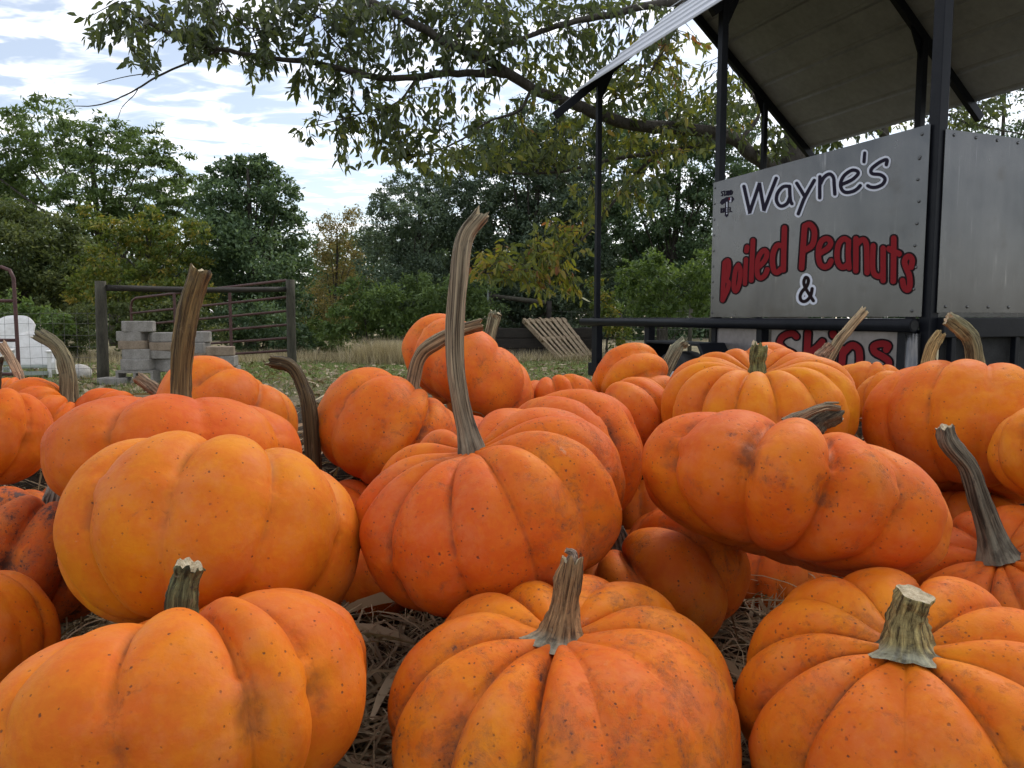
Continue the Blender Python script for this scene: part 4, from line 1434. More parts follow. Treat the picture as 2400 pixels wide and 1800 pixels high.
def blocks():
    """retaining-wall blocks stacked by hand: every block its own thing"""
    Y = 10.15
    k = Y / FPX
    G = 'concrete blocks stacked by the fence post'
    rr = random.Random(5)
    specs = [  # native px: x0,x1,y0,y1, depth offset, tan?, label
        (278, 345, 752, 778, 0, 0, 'topmost concrete block of the tall left stack'),
        (270, 333, 776, 800, .02, 0, 'grey concrete block second from the top of the left stack'),
        (273, 340, 798, 819, .03, 1, 'tan concrete block third from the top of the left stack'),
        (275, 345, 818, 843, 0, 0, 'grey concrete block in the middle of the left stack'),
        (282, 353, 842, 868, -.03, 0, 'brownish concrete block lying on the hollow block'),
        (346, 411, 779, 802, .1, 0, 'top concrete block of the second stack, left of the brown stem'),
        (347, 411, 802, 822, .1, 1, 'concrete block under the top of the second stack'),
        (345, 408, 821, 841, .1, 0, 'lower concrete block of the second stack'),
        (354, 412, 841, 872, .1, 0, 'bottom concrete block of the second stack, behind the stub stem'),
        (412, 484, 777, 803, .25, 0, 'top concrete block of the third stack, right of the brown stem'),
        (415, 479, 803, 829, .25, 0, 'middle concrete block of the third stack'),
        (414, 480, 828, 856, .25, 1, 'bottom concrete block of the third stack'),
        (481, 541, 812, 834, .15, 1, 'single low concrete block at the right end of the stacks'),
        (483, 543, 834, 860, .15, 0, 'concrete block under the right end block'),
        (413, 545, 859, 893, .2, 0, 'long concrete base block under the right stacks'),
        (221, 288, 886, 908, -.12, 0, 'flat pale concrete block lying on the ground by the post'),
    ]
    for i, (x0, x1, y0, y1, dy, tan, lab) in enumerate(specs):
        yc = Y + dy
        p0 = at_y(x0, y1, yc)
        p1 = at_y(x1, y0, yc)
        w, h = (p1.x - p0.x), (p1.z - p0.z) - .003
        dep = .27 if w < .6 else .35
        c = Vector(((p0.x + p1.x) / 2 + rr.uniform(-.015, .015), yc + dep / 2 + rr.uniform(-.03, .03), p0.z))
        ch = w * .16
        jx = [rr.uniform(-.014, .014) for _ in range(8)]
        out = [(-w / 2 + ch, -dep / 2), (w / 2 - ch, -dep / 2), (w / 2, -dep / 2 + ch * .8), (w / 2 - .02, dep / 2), (-w / 2 + .02, dep / 2), (-w / 2, -dep / 2 + ch * .8)]
        n = len(out)
        rot = rr.uniform(-.24, .24)
        V = []
        for z in (0, h):
            for j, (x, y) in enumerate(out):
                x, y = x + jx[j], y
                V.append((x * math.cos(rot) - y * math.sin(rot), x * math.sin(rot) + y * math.cos(rot), z))
        F = [tuple(range(n))[::-1], tuple(range(n, 2 * n))] + [(j, (j + 1) % n, n + (j + 1) % n, n + j) for j in range(n)]
        me = bpy.data.meshes.new('concrete_block')
        me.from_pydata(V, [], F)
        me.materials.append(MT['concrete_tan' if tan else 'concrete'])
        o = bpy.data.objects.new('concrete_block', me)
        COL.objects.link(o)
        o.location = c
        bv = o.modifiers.new('bevel', 'BEVEL')
        bv.width = .012
        bv.segments = 2
        tag(o, lab, 'block', G)
    # the hollow block
    p0, p1 = at_y(272, 903, Y - .06), at_y(358, 868, Y - .06)
    w, h, dep = p1.x - p0.x, p1.z - p0.z - .003, .22
    b = MB()
    X, Yv, Z = (1, 0, 0), (0, 1, 0), (0, 0, 1)
    c = Vector(((p0.x + p1.x) / 2, Y - .06 + dep / 2, p0.z))
    t_ = .035
    b.box((0, 0, t_ / 2), X, Yv, Z, w / 2, dep / 2, t_ / 2)
    b.box((0, 0, h - t_ / 2), X, Yv, Z, w / 2, dep / 2, t_ / 2)
    for xx in (-w / 2 + t_ / 2, 0, w / 2 - t_ / 2):
        b.box((xx, 0, h / 2), X, Yv, Z, t_ / 2, dep / 2 - .001, h / 2 - t_)
    o = put('hollow_block', b.mesh('hollow_block'), MT['concrete'])
    o.location = c
    tag(o, 'hollow concrete block with square holes at the foot of the left stack', 'block', G)


blocks()


def garden_chair(name, lab, cx, top, bot, wpx, Y, turn, hs):
    k = Y * SF / FPX
    c = FY(cx, bot, Y)
    h = FY(cx, top, Y).z
    w = wpx * k
    root = thing(name, lab, 'chair', (c.x, Y, 0), 'white garden chairs behind the wire fence')
    R = Matrix.Rotation(turn, 3, 'Z')

    def T(x, y, z):
        return Vector((c.x, Y, 0)) + R @ Vector((x, y, 0)) + Vector((0, 0, z))
    # back: curved rounded shell
    b = MB()
    nx, nz = 14, 10
    V = []
    for side in (0, 1):
        for j in range(nz + 1):
            for i in range(nx + 1):
                s = -1 + 2 * i / nx
                f = j / nz
                zt = hs + (h - hs) * (1 - .28 * abs(s) ** 3.2)
                z = hs - .05 + (zt - hs + .05) * f
                y = .20 + .16 * f - .10 * s * s + side * .025
                V.append(T(s * w / 2 * (0.9 + .1 * f), y, z))
    m = (nx + 1) * (nz + 1)
    F = []
    for j in range(nz):
        for i in range(nx):
            a = j * (nx + 1) + i
            F.append((a, a + 1, a + nx + 2, a + nx + 1))
            F.append((m + a, m + a + nx + 1, m + a + nx + 2, m + a + 1))
    for i in range(nx):
        a = nz * (nx + 1) + i
        F.append((a, a + 1, m + a + 1, m + a))
        F.append((i, m + i, m + i + 1, i + 1))
    for j in range(nz):
        a = j * (nx + 1)
        F.append((a, a + nx + 1, m + a + nx + 1, m + a))
        a += nx
        F.append((a, m + a, m + a + nx + 1, a + nx + 1))
    b.add(V, F, True)
    b.build('backrest', MT['white'], root)
    for i in range(4):
        y = -.30 + i * .135
        MB().hexa([T(-w * .45, y, hs - .045 + .0), T(w * .45, y, hs - .045), T(w * .45, y + .11, hs - .05), T(-w * .45, y + .11, hs - .05),
                   T(-w * .45, y, hs - .02), T(w * .45, y, hs - .02), T(w * .45, y + .11, hs - .025), T(-w * .45, y + .11, hs - .025)]).build('seat_slat', MT['slat_grey'], root, .004)
    for s in (-1, 1):
        x = s * w * .5
        MB().hexa([T(x - .055, -.34, hs + .19), T(x + .055, -.34, hs + .19), T(x + .055, .30, hs + .21), T(x - .055, .30, hs + .21),
                   T(x - .055, -.34, hs + .215), T(x + .055, -.34, hs + .215), T(x + .055, .30, hs + .235), T(x - .055, .30, hs + .235)]).build('armrest', MT['white'], root, .008)
        MB().bar(T(x, -.30, 0), T(x, -.30, hs + .19), .06, .04, (0, 1, 0)).build('leg', MT['white'], root)
        MB().bar(T(x, .22, 0), T(x, .24, hs), .05, .05, (0, 1, 0)).build('leg', MT['white'], root)
        if s < 0 or hs > .3:
            continue
        x += .06
        pr = [(-.30, .05), (-.36, .12), (-.37, hs + .04), (-.33, hs + .15), (-.24, hs + .21), (-.08, hs + .24), (.24, hs + .24), (.26, .05)]
        V = [T(x - .025, y, z) for y, z in pr] + [T(x + .025, y, z) for y, z in pr]
        n = len(pr)
        MB().add(V, [tuple(range(n))[::-1], tuple(range(n, 2 * n))] + [(i, (i + 1) % n, n + (i + 1) % n, n + i) for i in range(n)]).build('side_panel', MT['white'], root)
    for i in range(3 if hs > .3 else 1):
        MB().hexa([T(-w * .46, -.335, .04 + i * .09), T(w * .46, -.335, .04 + i * .09), T(w * .46, -.315, .04 + i * .09), T(-w * .46, -.315, .04 + i * .09),
                   T(-w * .46, -.335, .10 + i * .09), T(w * .46, -.335, .10 + i * .09), T(w * .46, -.315, .10 + i * .09), T(-w * .46, -.315, .10 + i * .09)]).build('front_slat', MT['slat_grey'], root)


garden_chair('garden_chair', 'white garden chair with the taller rounded back behind the red pipe panel', 18, 681, 820, 88, 12.6, .1, .36)
garden_chair('garden_chair', 'white garden chair with low rounded back left of the curved green stem', 70, 716, 822, 92, 11.6, .3, .19)


def pallet():
    Y = 16.2
    BL = at_y(1311, 840, Y - .35)
    BR = at_y(1392, 833, Y - .1)
    TL = at_y(1224, 748, Y + .55)
    TR = at_y(1325, 745, Y + .75)
    for q in (BL, BR):
        q.z = max(q.z, .03)
    root = thing('pallet', 'pale wooden pallet leaning on the dark timber bed', 'pallet', tuple(BL))
    u1, u0 = TR - TL, BR - BL
    vv = TL - BL
    nrm = u0.cross(vv).normalized()
    if nrm.y > 0:
        nrm = -nrm

    def pp(s, t, o):
        return BL.lerp(BR, s).lerp(TL.lerp(TR, s), t) + nrm * o
    for t in (.04, .5, .96):
        b = MB()
        b.hexa([pp(0, t - .035, -.07), pp(1, t - .035, -.07), pp(1, t + .035, -.07), pp(0, t + .035, -.07), pp(0, t - .035, 0), pp(1, t - .035, 0), pp(1, t + .035, 0), pp(0, t + .035, 0)])
        b.build('stringer', MT['pallet'], root)
    rr = random.Random(3)
    for i in range(8):
        s = i / 8 + .012
        w = .070 + rr.uniform(-.018, .014)
        j = rr.uniform(-.02, .02)
        b = MB()
        b.hexa([pp(s, j, .002), pp(s + w, j, .002), pp(s + w, 1 + j, .002), pp(s, 1 + j, .002), pp(s, j, .024), pp(s + w, j, .024), pp(s + w, 1 + j, .024), pp(s, 1 + j, .024)])
        b.build('slat', MT['pallet'], root)
    for i in range(3):
        s = i / 2.3 + .01
        b = MB()
        b.hexa([pp(s, 0, -.094), pp(s + .11, 0, -.094), pp(s + .11, 1, -.094), pp(s, 1, -.094), pp(s, 0, -.072), pp(s + .11, 0, -.072), pp(s + .11, 1, -.072), pp(s, 1, -.072)])
        b.build('slat', MT['pallet'], root)


pallet()


def timber_bed():
    Y = 16.75
    a = at_y(1160, 775, Y)
    c = at_y(1392, 775, Y)
    root = thing('timber_bed', 'low raised bed of dark stacked timbers behind the pallet', 'planter', (a.x, Y, 0))
    h = .68
    for i in range(3):
        z = i * h / 3
        MB().box(((a.x + c.x) / 2, Y, z + h / 6), (1, 0, 0), (0, 1, 0), (0, 0, 1), (c.x - a.x) / 2, .07, h / 6 - .006).build('timber', MT['wood_dark'], root, .01)
        MB().box((a.x + .07, Y + .95, z + h / 6), (1, 0, 0), (0, 1, 0), (0, 0, 1), .07, .875, h / 6 - .006).build('timber', MT['wood_dark'], root, .01)
        MB().box((c.x - .07, Y + .95, z + h / 6), (1, 0, 0), (0, 1, 0), (0, 0, 1), .07, .875, h / 6 - .006).build('timber', MT['wood_dark'], root, .01)
    MB().box(((a.x + c.x) / 2, Y + .95, h * .44), (1, 0, 0), (0, 1, 0), (0, 0, 1), (c.x - a.x) / 2 - .145, .87, h * .44).build('soil', MT['straw_bed'], root)


timber_bed()


def stone():
    p = at_ground(655, 862)
    b = MB()
    n, m = 12, 8
    V = []
    for j in range(m + 1):
        for i in range(n):
            th, ph = 2 * math.pi * i / n, math.pi * j / m
            q = Vector((math.sin(ph) * math.cos(th) * .17, math.sin(ph) * math.sin(th) * .12, math.cos(ph) * .09))
            q *= 1 + .18 * noise.noise(q * 9)
            V.append(q + Vector((p.x, p.y, .07)))
    F = [(j * n + i, (j + 1) * n + i, (j + 1) * n + (i + 1) % n, j * n + (i + 1) % n) for j in range(m) for i in range(n)]
    b.add(V, F, True)
    tag(b.build('stone', MT['stone']), 'dark brown rock on the grass beside the hooked stem', 'rock')


stone()


def boulder():
    p = FY(176, 830, 11.2)
    b = MB()
    n, m = 14, 9
    V = []
    for j in range(m + 1):
        for i in range(n):
            th, ph = 2 * math.pi * i / n, math.pi * j / m
            q = Vector((math.sin(ph) * math.cos(th) * .155, math.sin(ph) * math.sin(th) * .15, math.cos(ph) * .125))
            q *= 1 + .14 * noise.noise(q * 8)
            V.append(q + Vector((p.x, 11.2, .09)))
    F = [(j * n + i, (j + 1) * n + i, (j + 1) * n + (i + 1) % n, j * n + (i + 1) % n) for j in range(m) for i in range(n)]
    b.add(V, F, True)
    tag(b.build('boulder', MT['pale_stone']), 'pale rounded boulder at the foot of the fence post behind the wire', 'rock')


boulder()

# ------------------------------------------------------------------ ground cover


def ground_cover():
    rng = np.random.default_rng(31)
    # fallen leaves
    n = 9000
    Y = 4.5 + 13 * rng.random(n) ** 1.1
    X = (-.75 + 1.25 * rng.random(n)) * Y
    keep = rng.random(n) < np.clip(1.5 - (Y - 8) / 9, .15, 1)
    X, Y = X[keep], Y[keep]
    n = len(X)
    Z = np.array([(noise.noise((x * 0.35, y * 0.35, 0)) * 0.05 + noise.noise((x * 1.3, y * 1.3, 3)) * 0.02) for x, y in zip(X, Y)]) + .012 + .02 * rng.random(n)
    P = np.stack((X, Y, Z), 1)
    D = unit(np.stack((rng.normal(size=n), rng.normal(size=n), rng.normal(size=n) * .3), 1))
    S = unit(np.cross(D, np.stack((rng.normal(size=n) * .45, rng.normal(size=n) * .45, np.ones(n)), 1)))
    L = .07 + .08 * rng.random(n)
    V, F, LT = diamond_leaves(P, D, S, L, L * .45)
    tag(put('fallen_leaves', mesh_np('fallen_leaves', V, F, LT, tint=np.repeat(rng.random(n), 4)), MT['litter']), 'tan fallen leaves scattered over the ground', 'leaves', kind='stuff')

    def blades(name, n, xf, yf, hmin, hmax, wid, m, lab, cat, spread=.25):
        X, Y = xf(n), yf(n)
        X = X * Y if name == 'grass' or name == 'dry_grass_strip' else X
        Z = np.array([(noise.noise((x * 0.35, y * 0.35, 0)) * 0.05 + noise.noise((x * 1.3, y * 1.3, 3)) * 0.02) for x, y in zip(X, Y)])
        k = len(X)
        H = hmin + (hmax - hmin) * rng.random(k)
        lean = rng.normal(size=(k, 3)) * spread
        lean[:, 2] = 1
        D = unit(lean)
        ang = rng.random(k) * 6.283
        S = np.stack((np.cos(ang), np.sin(ang), np.zeros(k)), 1)
        B = np.stack((X, Y, Z - .01), 1)
        Vv = np.empty((k, 3, 3), dtype=np.float32)
        Vv[:, 0] = B - S * wid
        Vv[:, 1] = B + S * wid
        Vv[:, 2] = B + D * H[:, None]
        tag(put(name, mesh_np(name, Vv.reshape(-1, 3), np.arange(k * 3), np.full(k, 3), tint=np.repeat(rng.random(k), 3)), m), lab, cat, kind='stuff')

    blades('grass', 42000, lambda n: -.78 + 1.2 * rng.random(n), lambda n: 8.5 + 9.5 * rng.random(n), .03, .11, .006, MT['blade'], 'short green and straw coloured field grass', 'grass', .5)
    blades('dry_grass_strip', 16000, lambda n: -.75 + .95 * rng.random(n), lambda n: 15.2 + 2.2 * rng.random(n), .08, .30, .005, MT['dry'], 'pale dry grass strip along the foot of the bushes', 'grass', .35)
    c = FY(830, 760, 15.0)
    blades('dry_grass_tuft', 3200, lambda n: c.x + rng.normal(size=n) * .33, lambda n: 15.0 + rng.normal(size=n) * .2, .30, .62, .005, MT['dry'], 'tall tuft of pale dry grass left of the topmost pumpkin', 'grass', .38)


ground_cover()

# ------------------------------------------------------------------ straw bed the pumpkins are heaped on


def bed_z(x, y):
    t = min(1, max(0, (y - .74) / .34))
    z = .578 + .150 * t * t * (3 - 2 * t)
    z += noise.noise((x * 6, y * 6, 1)) * .008
    return z


def straw_bed():
    xs = np.linspace(-1.5, 1.75, 66)
    ys = np.linspace(.12, 1.42, 36)
    V = [(x, y, bed_z(x, y)) for y in ys for x in xs]
    nx, ny = len(xs), len(ys)
    F = [(j * nx + i, j * nx + i + 1, (j + 1) * nx + i + 1, (j + 1) * nx + i) for j in range(ny - 1) for i in range(nx - 1)]
    ring = [i for i in range(nx)] + [j * nx + nx - 1 for j in range(1, ny)] + [(ny - 1) * nx + i for i in range(nx - 2, -1, -1)] + [j * nx for j in range(ny - 2, 0, -1)]
    b = len(V)
    V += [(V[i][0], V[i][1], 0) for i in ring]
    m = len(ring)
    F += [(ring[(i + 1) % m], ring[i], b + i, b + (i + 1) % m) for i in range(m)]
    me = bpy.data.meshes.new('straw_bed')
    me.from_pydata(V, [], F)
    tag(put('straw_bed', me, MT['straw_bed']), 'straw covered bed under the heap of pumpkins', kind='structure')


straw_bed()


def loose_straw():
    rng = np.random.default_rng(77)
    Vs, Fs, Ts = [], [], []
    base = 0
    n = 17000
    for i in range(n):
        if i < 9500:
            y = .30 + .75 * rng.random()
            x = (-.62 + 1.24 * rng.random()) * y * 1.15
        else:
            y = .14 + 1.27 * rng.random()
            x = -1.48 + 3.2 * rng.random()
        big = rng.random() < .07
        L = (.03 + .07 * rng.random()) if not big else (.05 + .08 * rng.random())
        w = .0005 + .0013 * rng.random() ** 2 if not big else .002 + .0045 * rng.random()
        z = bed_z(x, y) + .004 + .022 * rng.random() ** 2
        az = rng.random() * 6.283
        el = rng.normal() * (.28 if rng.random() < .85 else .7)
        d = np.array([math.cos(az) * math.cos(el), math.sin(az) * math.cos(el), abs(math.sin(el)) if rng.random() < .6 else math.sin(el) * .4])
        s = np.cross(d, np.array([rng.normal() * .4, rng.normal() * .4, 1]))
        s /= np.linalg.norm(s)
        nn = np.cross(s, d)
        curve = rng.normal() * .12 * L
        seg = 4
        p0 = np.array([x, y, z])
        tint = min(1, max(0, .48 + rng.normal() * .22))
        for k in range(seg + 1):
            f = k / seg
            tp = w * (1 - .6 * abs(2 * f - 1) ** 2)
            c = p0 + d * L * (f - .5) + (nn + s * .6) * curve * (4 * f * (1 - f))
            Vs.append(c - s * tp)
            Vs.append(c + s * tp + nn * tp * .5)
        for k in range(seg):
            a = base + 2 * k
            Fs.append((a, a + 1, a + 3, a + 2))
        Ts += [tint] * (2 * (seg + 1))
        base += 2 * (seg + 1)
    V = np.array(Vs)
    me = mesh_np('loose_straw', V, np.array(Fs), np.full(len(Fs), 4), tint=np.array(Ts))
    tag(put('loose_straw', me, MT['straw']), 'loose tan straw and husk shreds between the pumpkins', 'straw', kind='stuff')


loose_straw()

# ------------------------------------------------------------------ pumpkins


EDGE0 = [0.0]


def rind_mesh(R, H, nl, rng, groove=.12, dimple=.36, seg=12, rows=56, wob=.03, seed=0):
    """ribbed, flattened squash body, axis +Z, centre at origin"""
    wdt = np.array([1 + rng.normal() * .17 for _ in range(nl)])
    wdt = np.clip(wdt, .62, 1.4)
    edges = np.concatenate(([0], np.cumsum(wdt / wdt.sum()) * 2 * math.pi)) + rng.random() * 6.28
    gamp = np.clip(1 + rng.normal(size=nl) * .34, .35, 1.6)       # depth of each groove
    puff = 1 + rng.normal(size=nl) * .025
    th, g, pf = [], [], []
    for i in range(nl):
        for k in range(seg):
            p = k / seg
            th.append(edges[i] + (edges[i + 1] - edges[i]) * p)
            a = gamp[i] * (1 - p) + gamp[(i + 1) % nl] * p
            g.append((a, math.sin(math.pi * p)))
            pf.append(1 + (puff[i] - 1) * math.sin(math.pi * p))
    th, pf = np.array(th), np.array(pf)
    ga, gs = np.array([x[0] for x in g]), np.array([x[1] for x in g])
    EDGE0[0] = edges[0]
    m = len(th)
    V = [(0, 0, H * (1 - dimple) * .985)]
    G = [0.0]
    t = np.linspace(0.0, math.pi, rows + 2)[1:-1]
    # more rows near the top
    t = math.pi * (.5 - .5 * np.cos(t)) * .35 + t * .65
    e = 2 / 2.35
    off = Vector((seed * 3.1, seed * 1.7, seed * .9))
    for tt in t:
        r = math.sin(tt) ** e
        z = math.copysign(abs(math.cos(tt)) ** e, math.cos(tt))
        if z > 0:
            z -= dimple * math.exp(-(r / .38) ** 2)
            am = groove * (.55 + .65 * math.exp(-((r - .55) / .4) ** 2) * (z > 0.2))
        else:
            z += .30 * math.exp(-(r / .30) ** 2)
            am = groove * .75
        am *= min(1, r / .22)
        ex = .52 + .20 * (1 - min(1, max(0, z / .75))) if z > 0 else .78
        g = ga * (1 - gs ** ex)
        for k in range(m):
            s = (1 - am * g[k]) * pf[k]
            zz = z * (1 - am * .95 * g[k]) if z > 0 else z * (1 - am * .5 * g[k])
            rr = r * s
            p = Vector((rr * math.cos(th[k]), rr * math.sin(th[k]), zz))
            q = 1 + wob * noise.noise(p * 1.4 + off) + wob * .30 * noise.noise(p * 4 + off)
            V.append((p.x * R * q, p.y * R * q, p.z * H * q))
            G.append(min(1.0, g[k]) * (1 if z > -.3 else .5))
    V.append((0, 0, -H * .70))
    G.append(0.0)
    F = []
    for k in range(m):
        F.append((0, 1 + k, 1 + (k + 1) % m))
    for j in range(rows - 1):
        a = 1 + j * m
        for k in range(m):
            k2 = (k + 1) % m
            F.append((a + k, a + m + k, a + m + k2, a + k2))
    a = 1 + (rows - 1) * m
    last = len(V) - 1
    for k in range(m):
        F.append((a + k, last, a + (k + 1) % m))
    return V, F, G


def stem_obj(name, pts, r0, r1, parent, rel, color, flare=1.0, nr=5, rough_end=.25, rng=None, cut_flat=False):
    """ridged dry stalk along 3-D points (world); `rel` is the parent's origin"""
    n, m = 30, 30
    c = catmull(pts, n)
    ph = rng.random() * 6.28
    tw = rng.normal() * .5
    V, UVv = [], []
    prev = None
    wid_n = rng.integers(0, 1000)
    for i, p in enumerate(c):
        f = i / (n - 1)
        t = (c[min(i + 1, n - 1)] - c[max(i - 1, 0)]).normalized()
        if prev is None:
            a = t.cross(Vector((0, 1, 0)))
            if a.length < 1e-3:
                a = t.cross(Vector((1, 0, 0)))
        else:
            a = prev - t * prev.dot(t)
        a.normalize()
        prev = a
        b = t.cross(a)
        r = r0 + (r1 - r0) * f ** .8
        r *= 1 + 1.25 * flare * math.exp(-f / (.055 + .05 * flare)) + .05 * math.sin(f * 9 + ph)
        for k in range(m):
            th = 2 * math.pi * k / m
            rid = abs(math.cos(nr * (th + ph + tw * f) / 2)) ** 1.3
            q = 1 - .17 * rid + .16 * noise.noise(Vector((math.cos(th) * 1.5, math.sin(th) * 1.5, f * 5 + wid_n)))
            q += .085 * noise.noise(Vector((math.cos(th) * 5, math.sin(th) * 5, f * 14 + wid_n)))
            if f < .12:
                q += .26 * (1 - f / .12) * (abs(math.cos(nr * (th + ph))) - .5) * min(1, flare)
            pos = p + (a * math.cos(th) + b * math.sin(th)) * (r * q)
            if i == n - 1 and not cut_flat:
                pos += t * (r1 * rough_end * 2 * noise.noise(Vector((math.cos(th) * 2, math.sin(th) * 2, wid_n))))
            V.append(tuple(pos - rel))
    F, MI, UV = [], [], []
    for i in range(n - 1):
        for k in range(m):
            k2 = (k + 1) % m
            F.append((i * m + k, i * m + k2, (i + 1) * m + k2, (i + 1) * m + k))
            MI.append(0)
            UV.append([(k / m, i / (n - 1)), ((k + 1) / m, i / (n - 1)), ((k + 1) / m, (i + 1) / (n - 1)), (k / m, (i + 1) / (n - 1))])
    # broken end: inner ring slightly sunk, then centre
    t = (c[-1] - c[-2]).normalized()
    b0 = len(V)
    ctr = c[-1] - rel
    for k in range(m):
        q = Vector(V[(n - 1) * m + k])
        V.append(tuple(ctr + (q - ctr) * .78 - t * (r1 * (.10 + rough_end * .5 * noise.noise(Vector((k * .9, wid_n, 0)))))))
    V.append(tuple(ctr - t * r1 * (.25 if not cut_flat else .05)))
    for k in range(m):
        k2 = (k + 1) % m
        F.append(((n - 1) * m + k, (n - 1) * m + k2, b0 + k2, b0 + k))
        MI.append(1)
        UV.append([(0, 0)] * 4)
        F.append((b0 + k, b0 + k2, b0 + m))
        MI.append(1)
        UV.append([(0, 0)] * 3)
    me = bpy.data.meshes.new(name)
    me.from_pydata(V, [], F)
    me.materials.append(MT['stem'])
    me.materials.append(MT['cut'])
    me.polygons.foreach_set('material_index', MI)
    me.polygons.foreach_set('use_smooth', [x == 0 for x in MI])
    ul = me.uv_layers.new(name='UVMap')
    flat = [co for f in UV for uv in f for co in uv]
    ul.data.foreach_set('uv', flat)
    me.update()
    o = bpy.data.objects.new(name, me)
    COL.objects.link(o)
    o.parent = parent
    o.color = tuple(color) + (min(1.0, flare),)
    return o


RED = (.645, .126, .010)
ORG = (.66, .150, .009)
YEL = (.67, .178, .009)
DEEP = (.56, .100, .012)
BROWN = (.105, .082, .045)
GREY = (.135, .115, .085)
OLIVE = (.12, .105, .045)
GREEN = (.135, .145, .065)
DARK = (.060, .047, .026)
TAN = (.30, .205, .115)
SAGE = (.20, .21, .13)

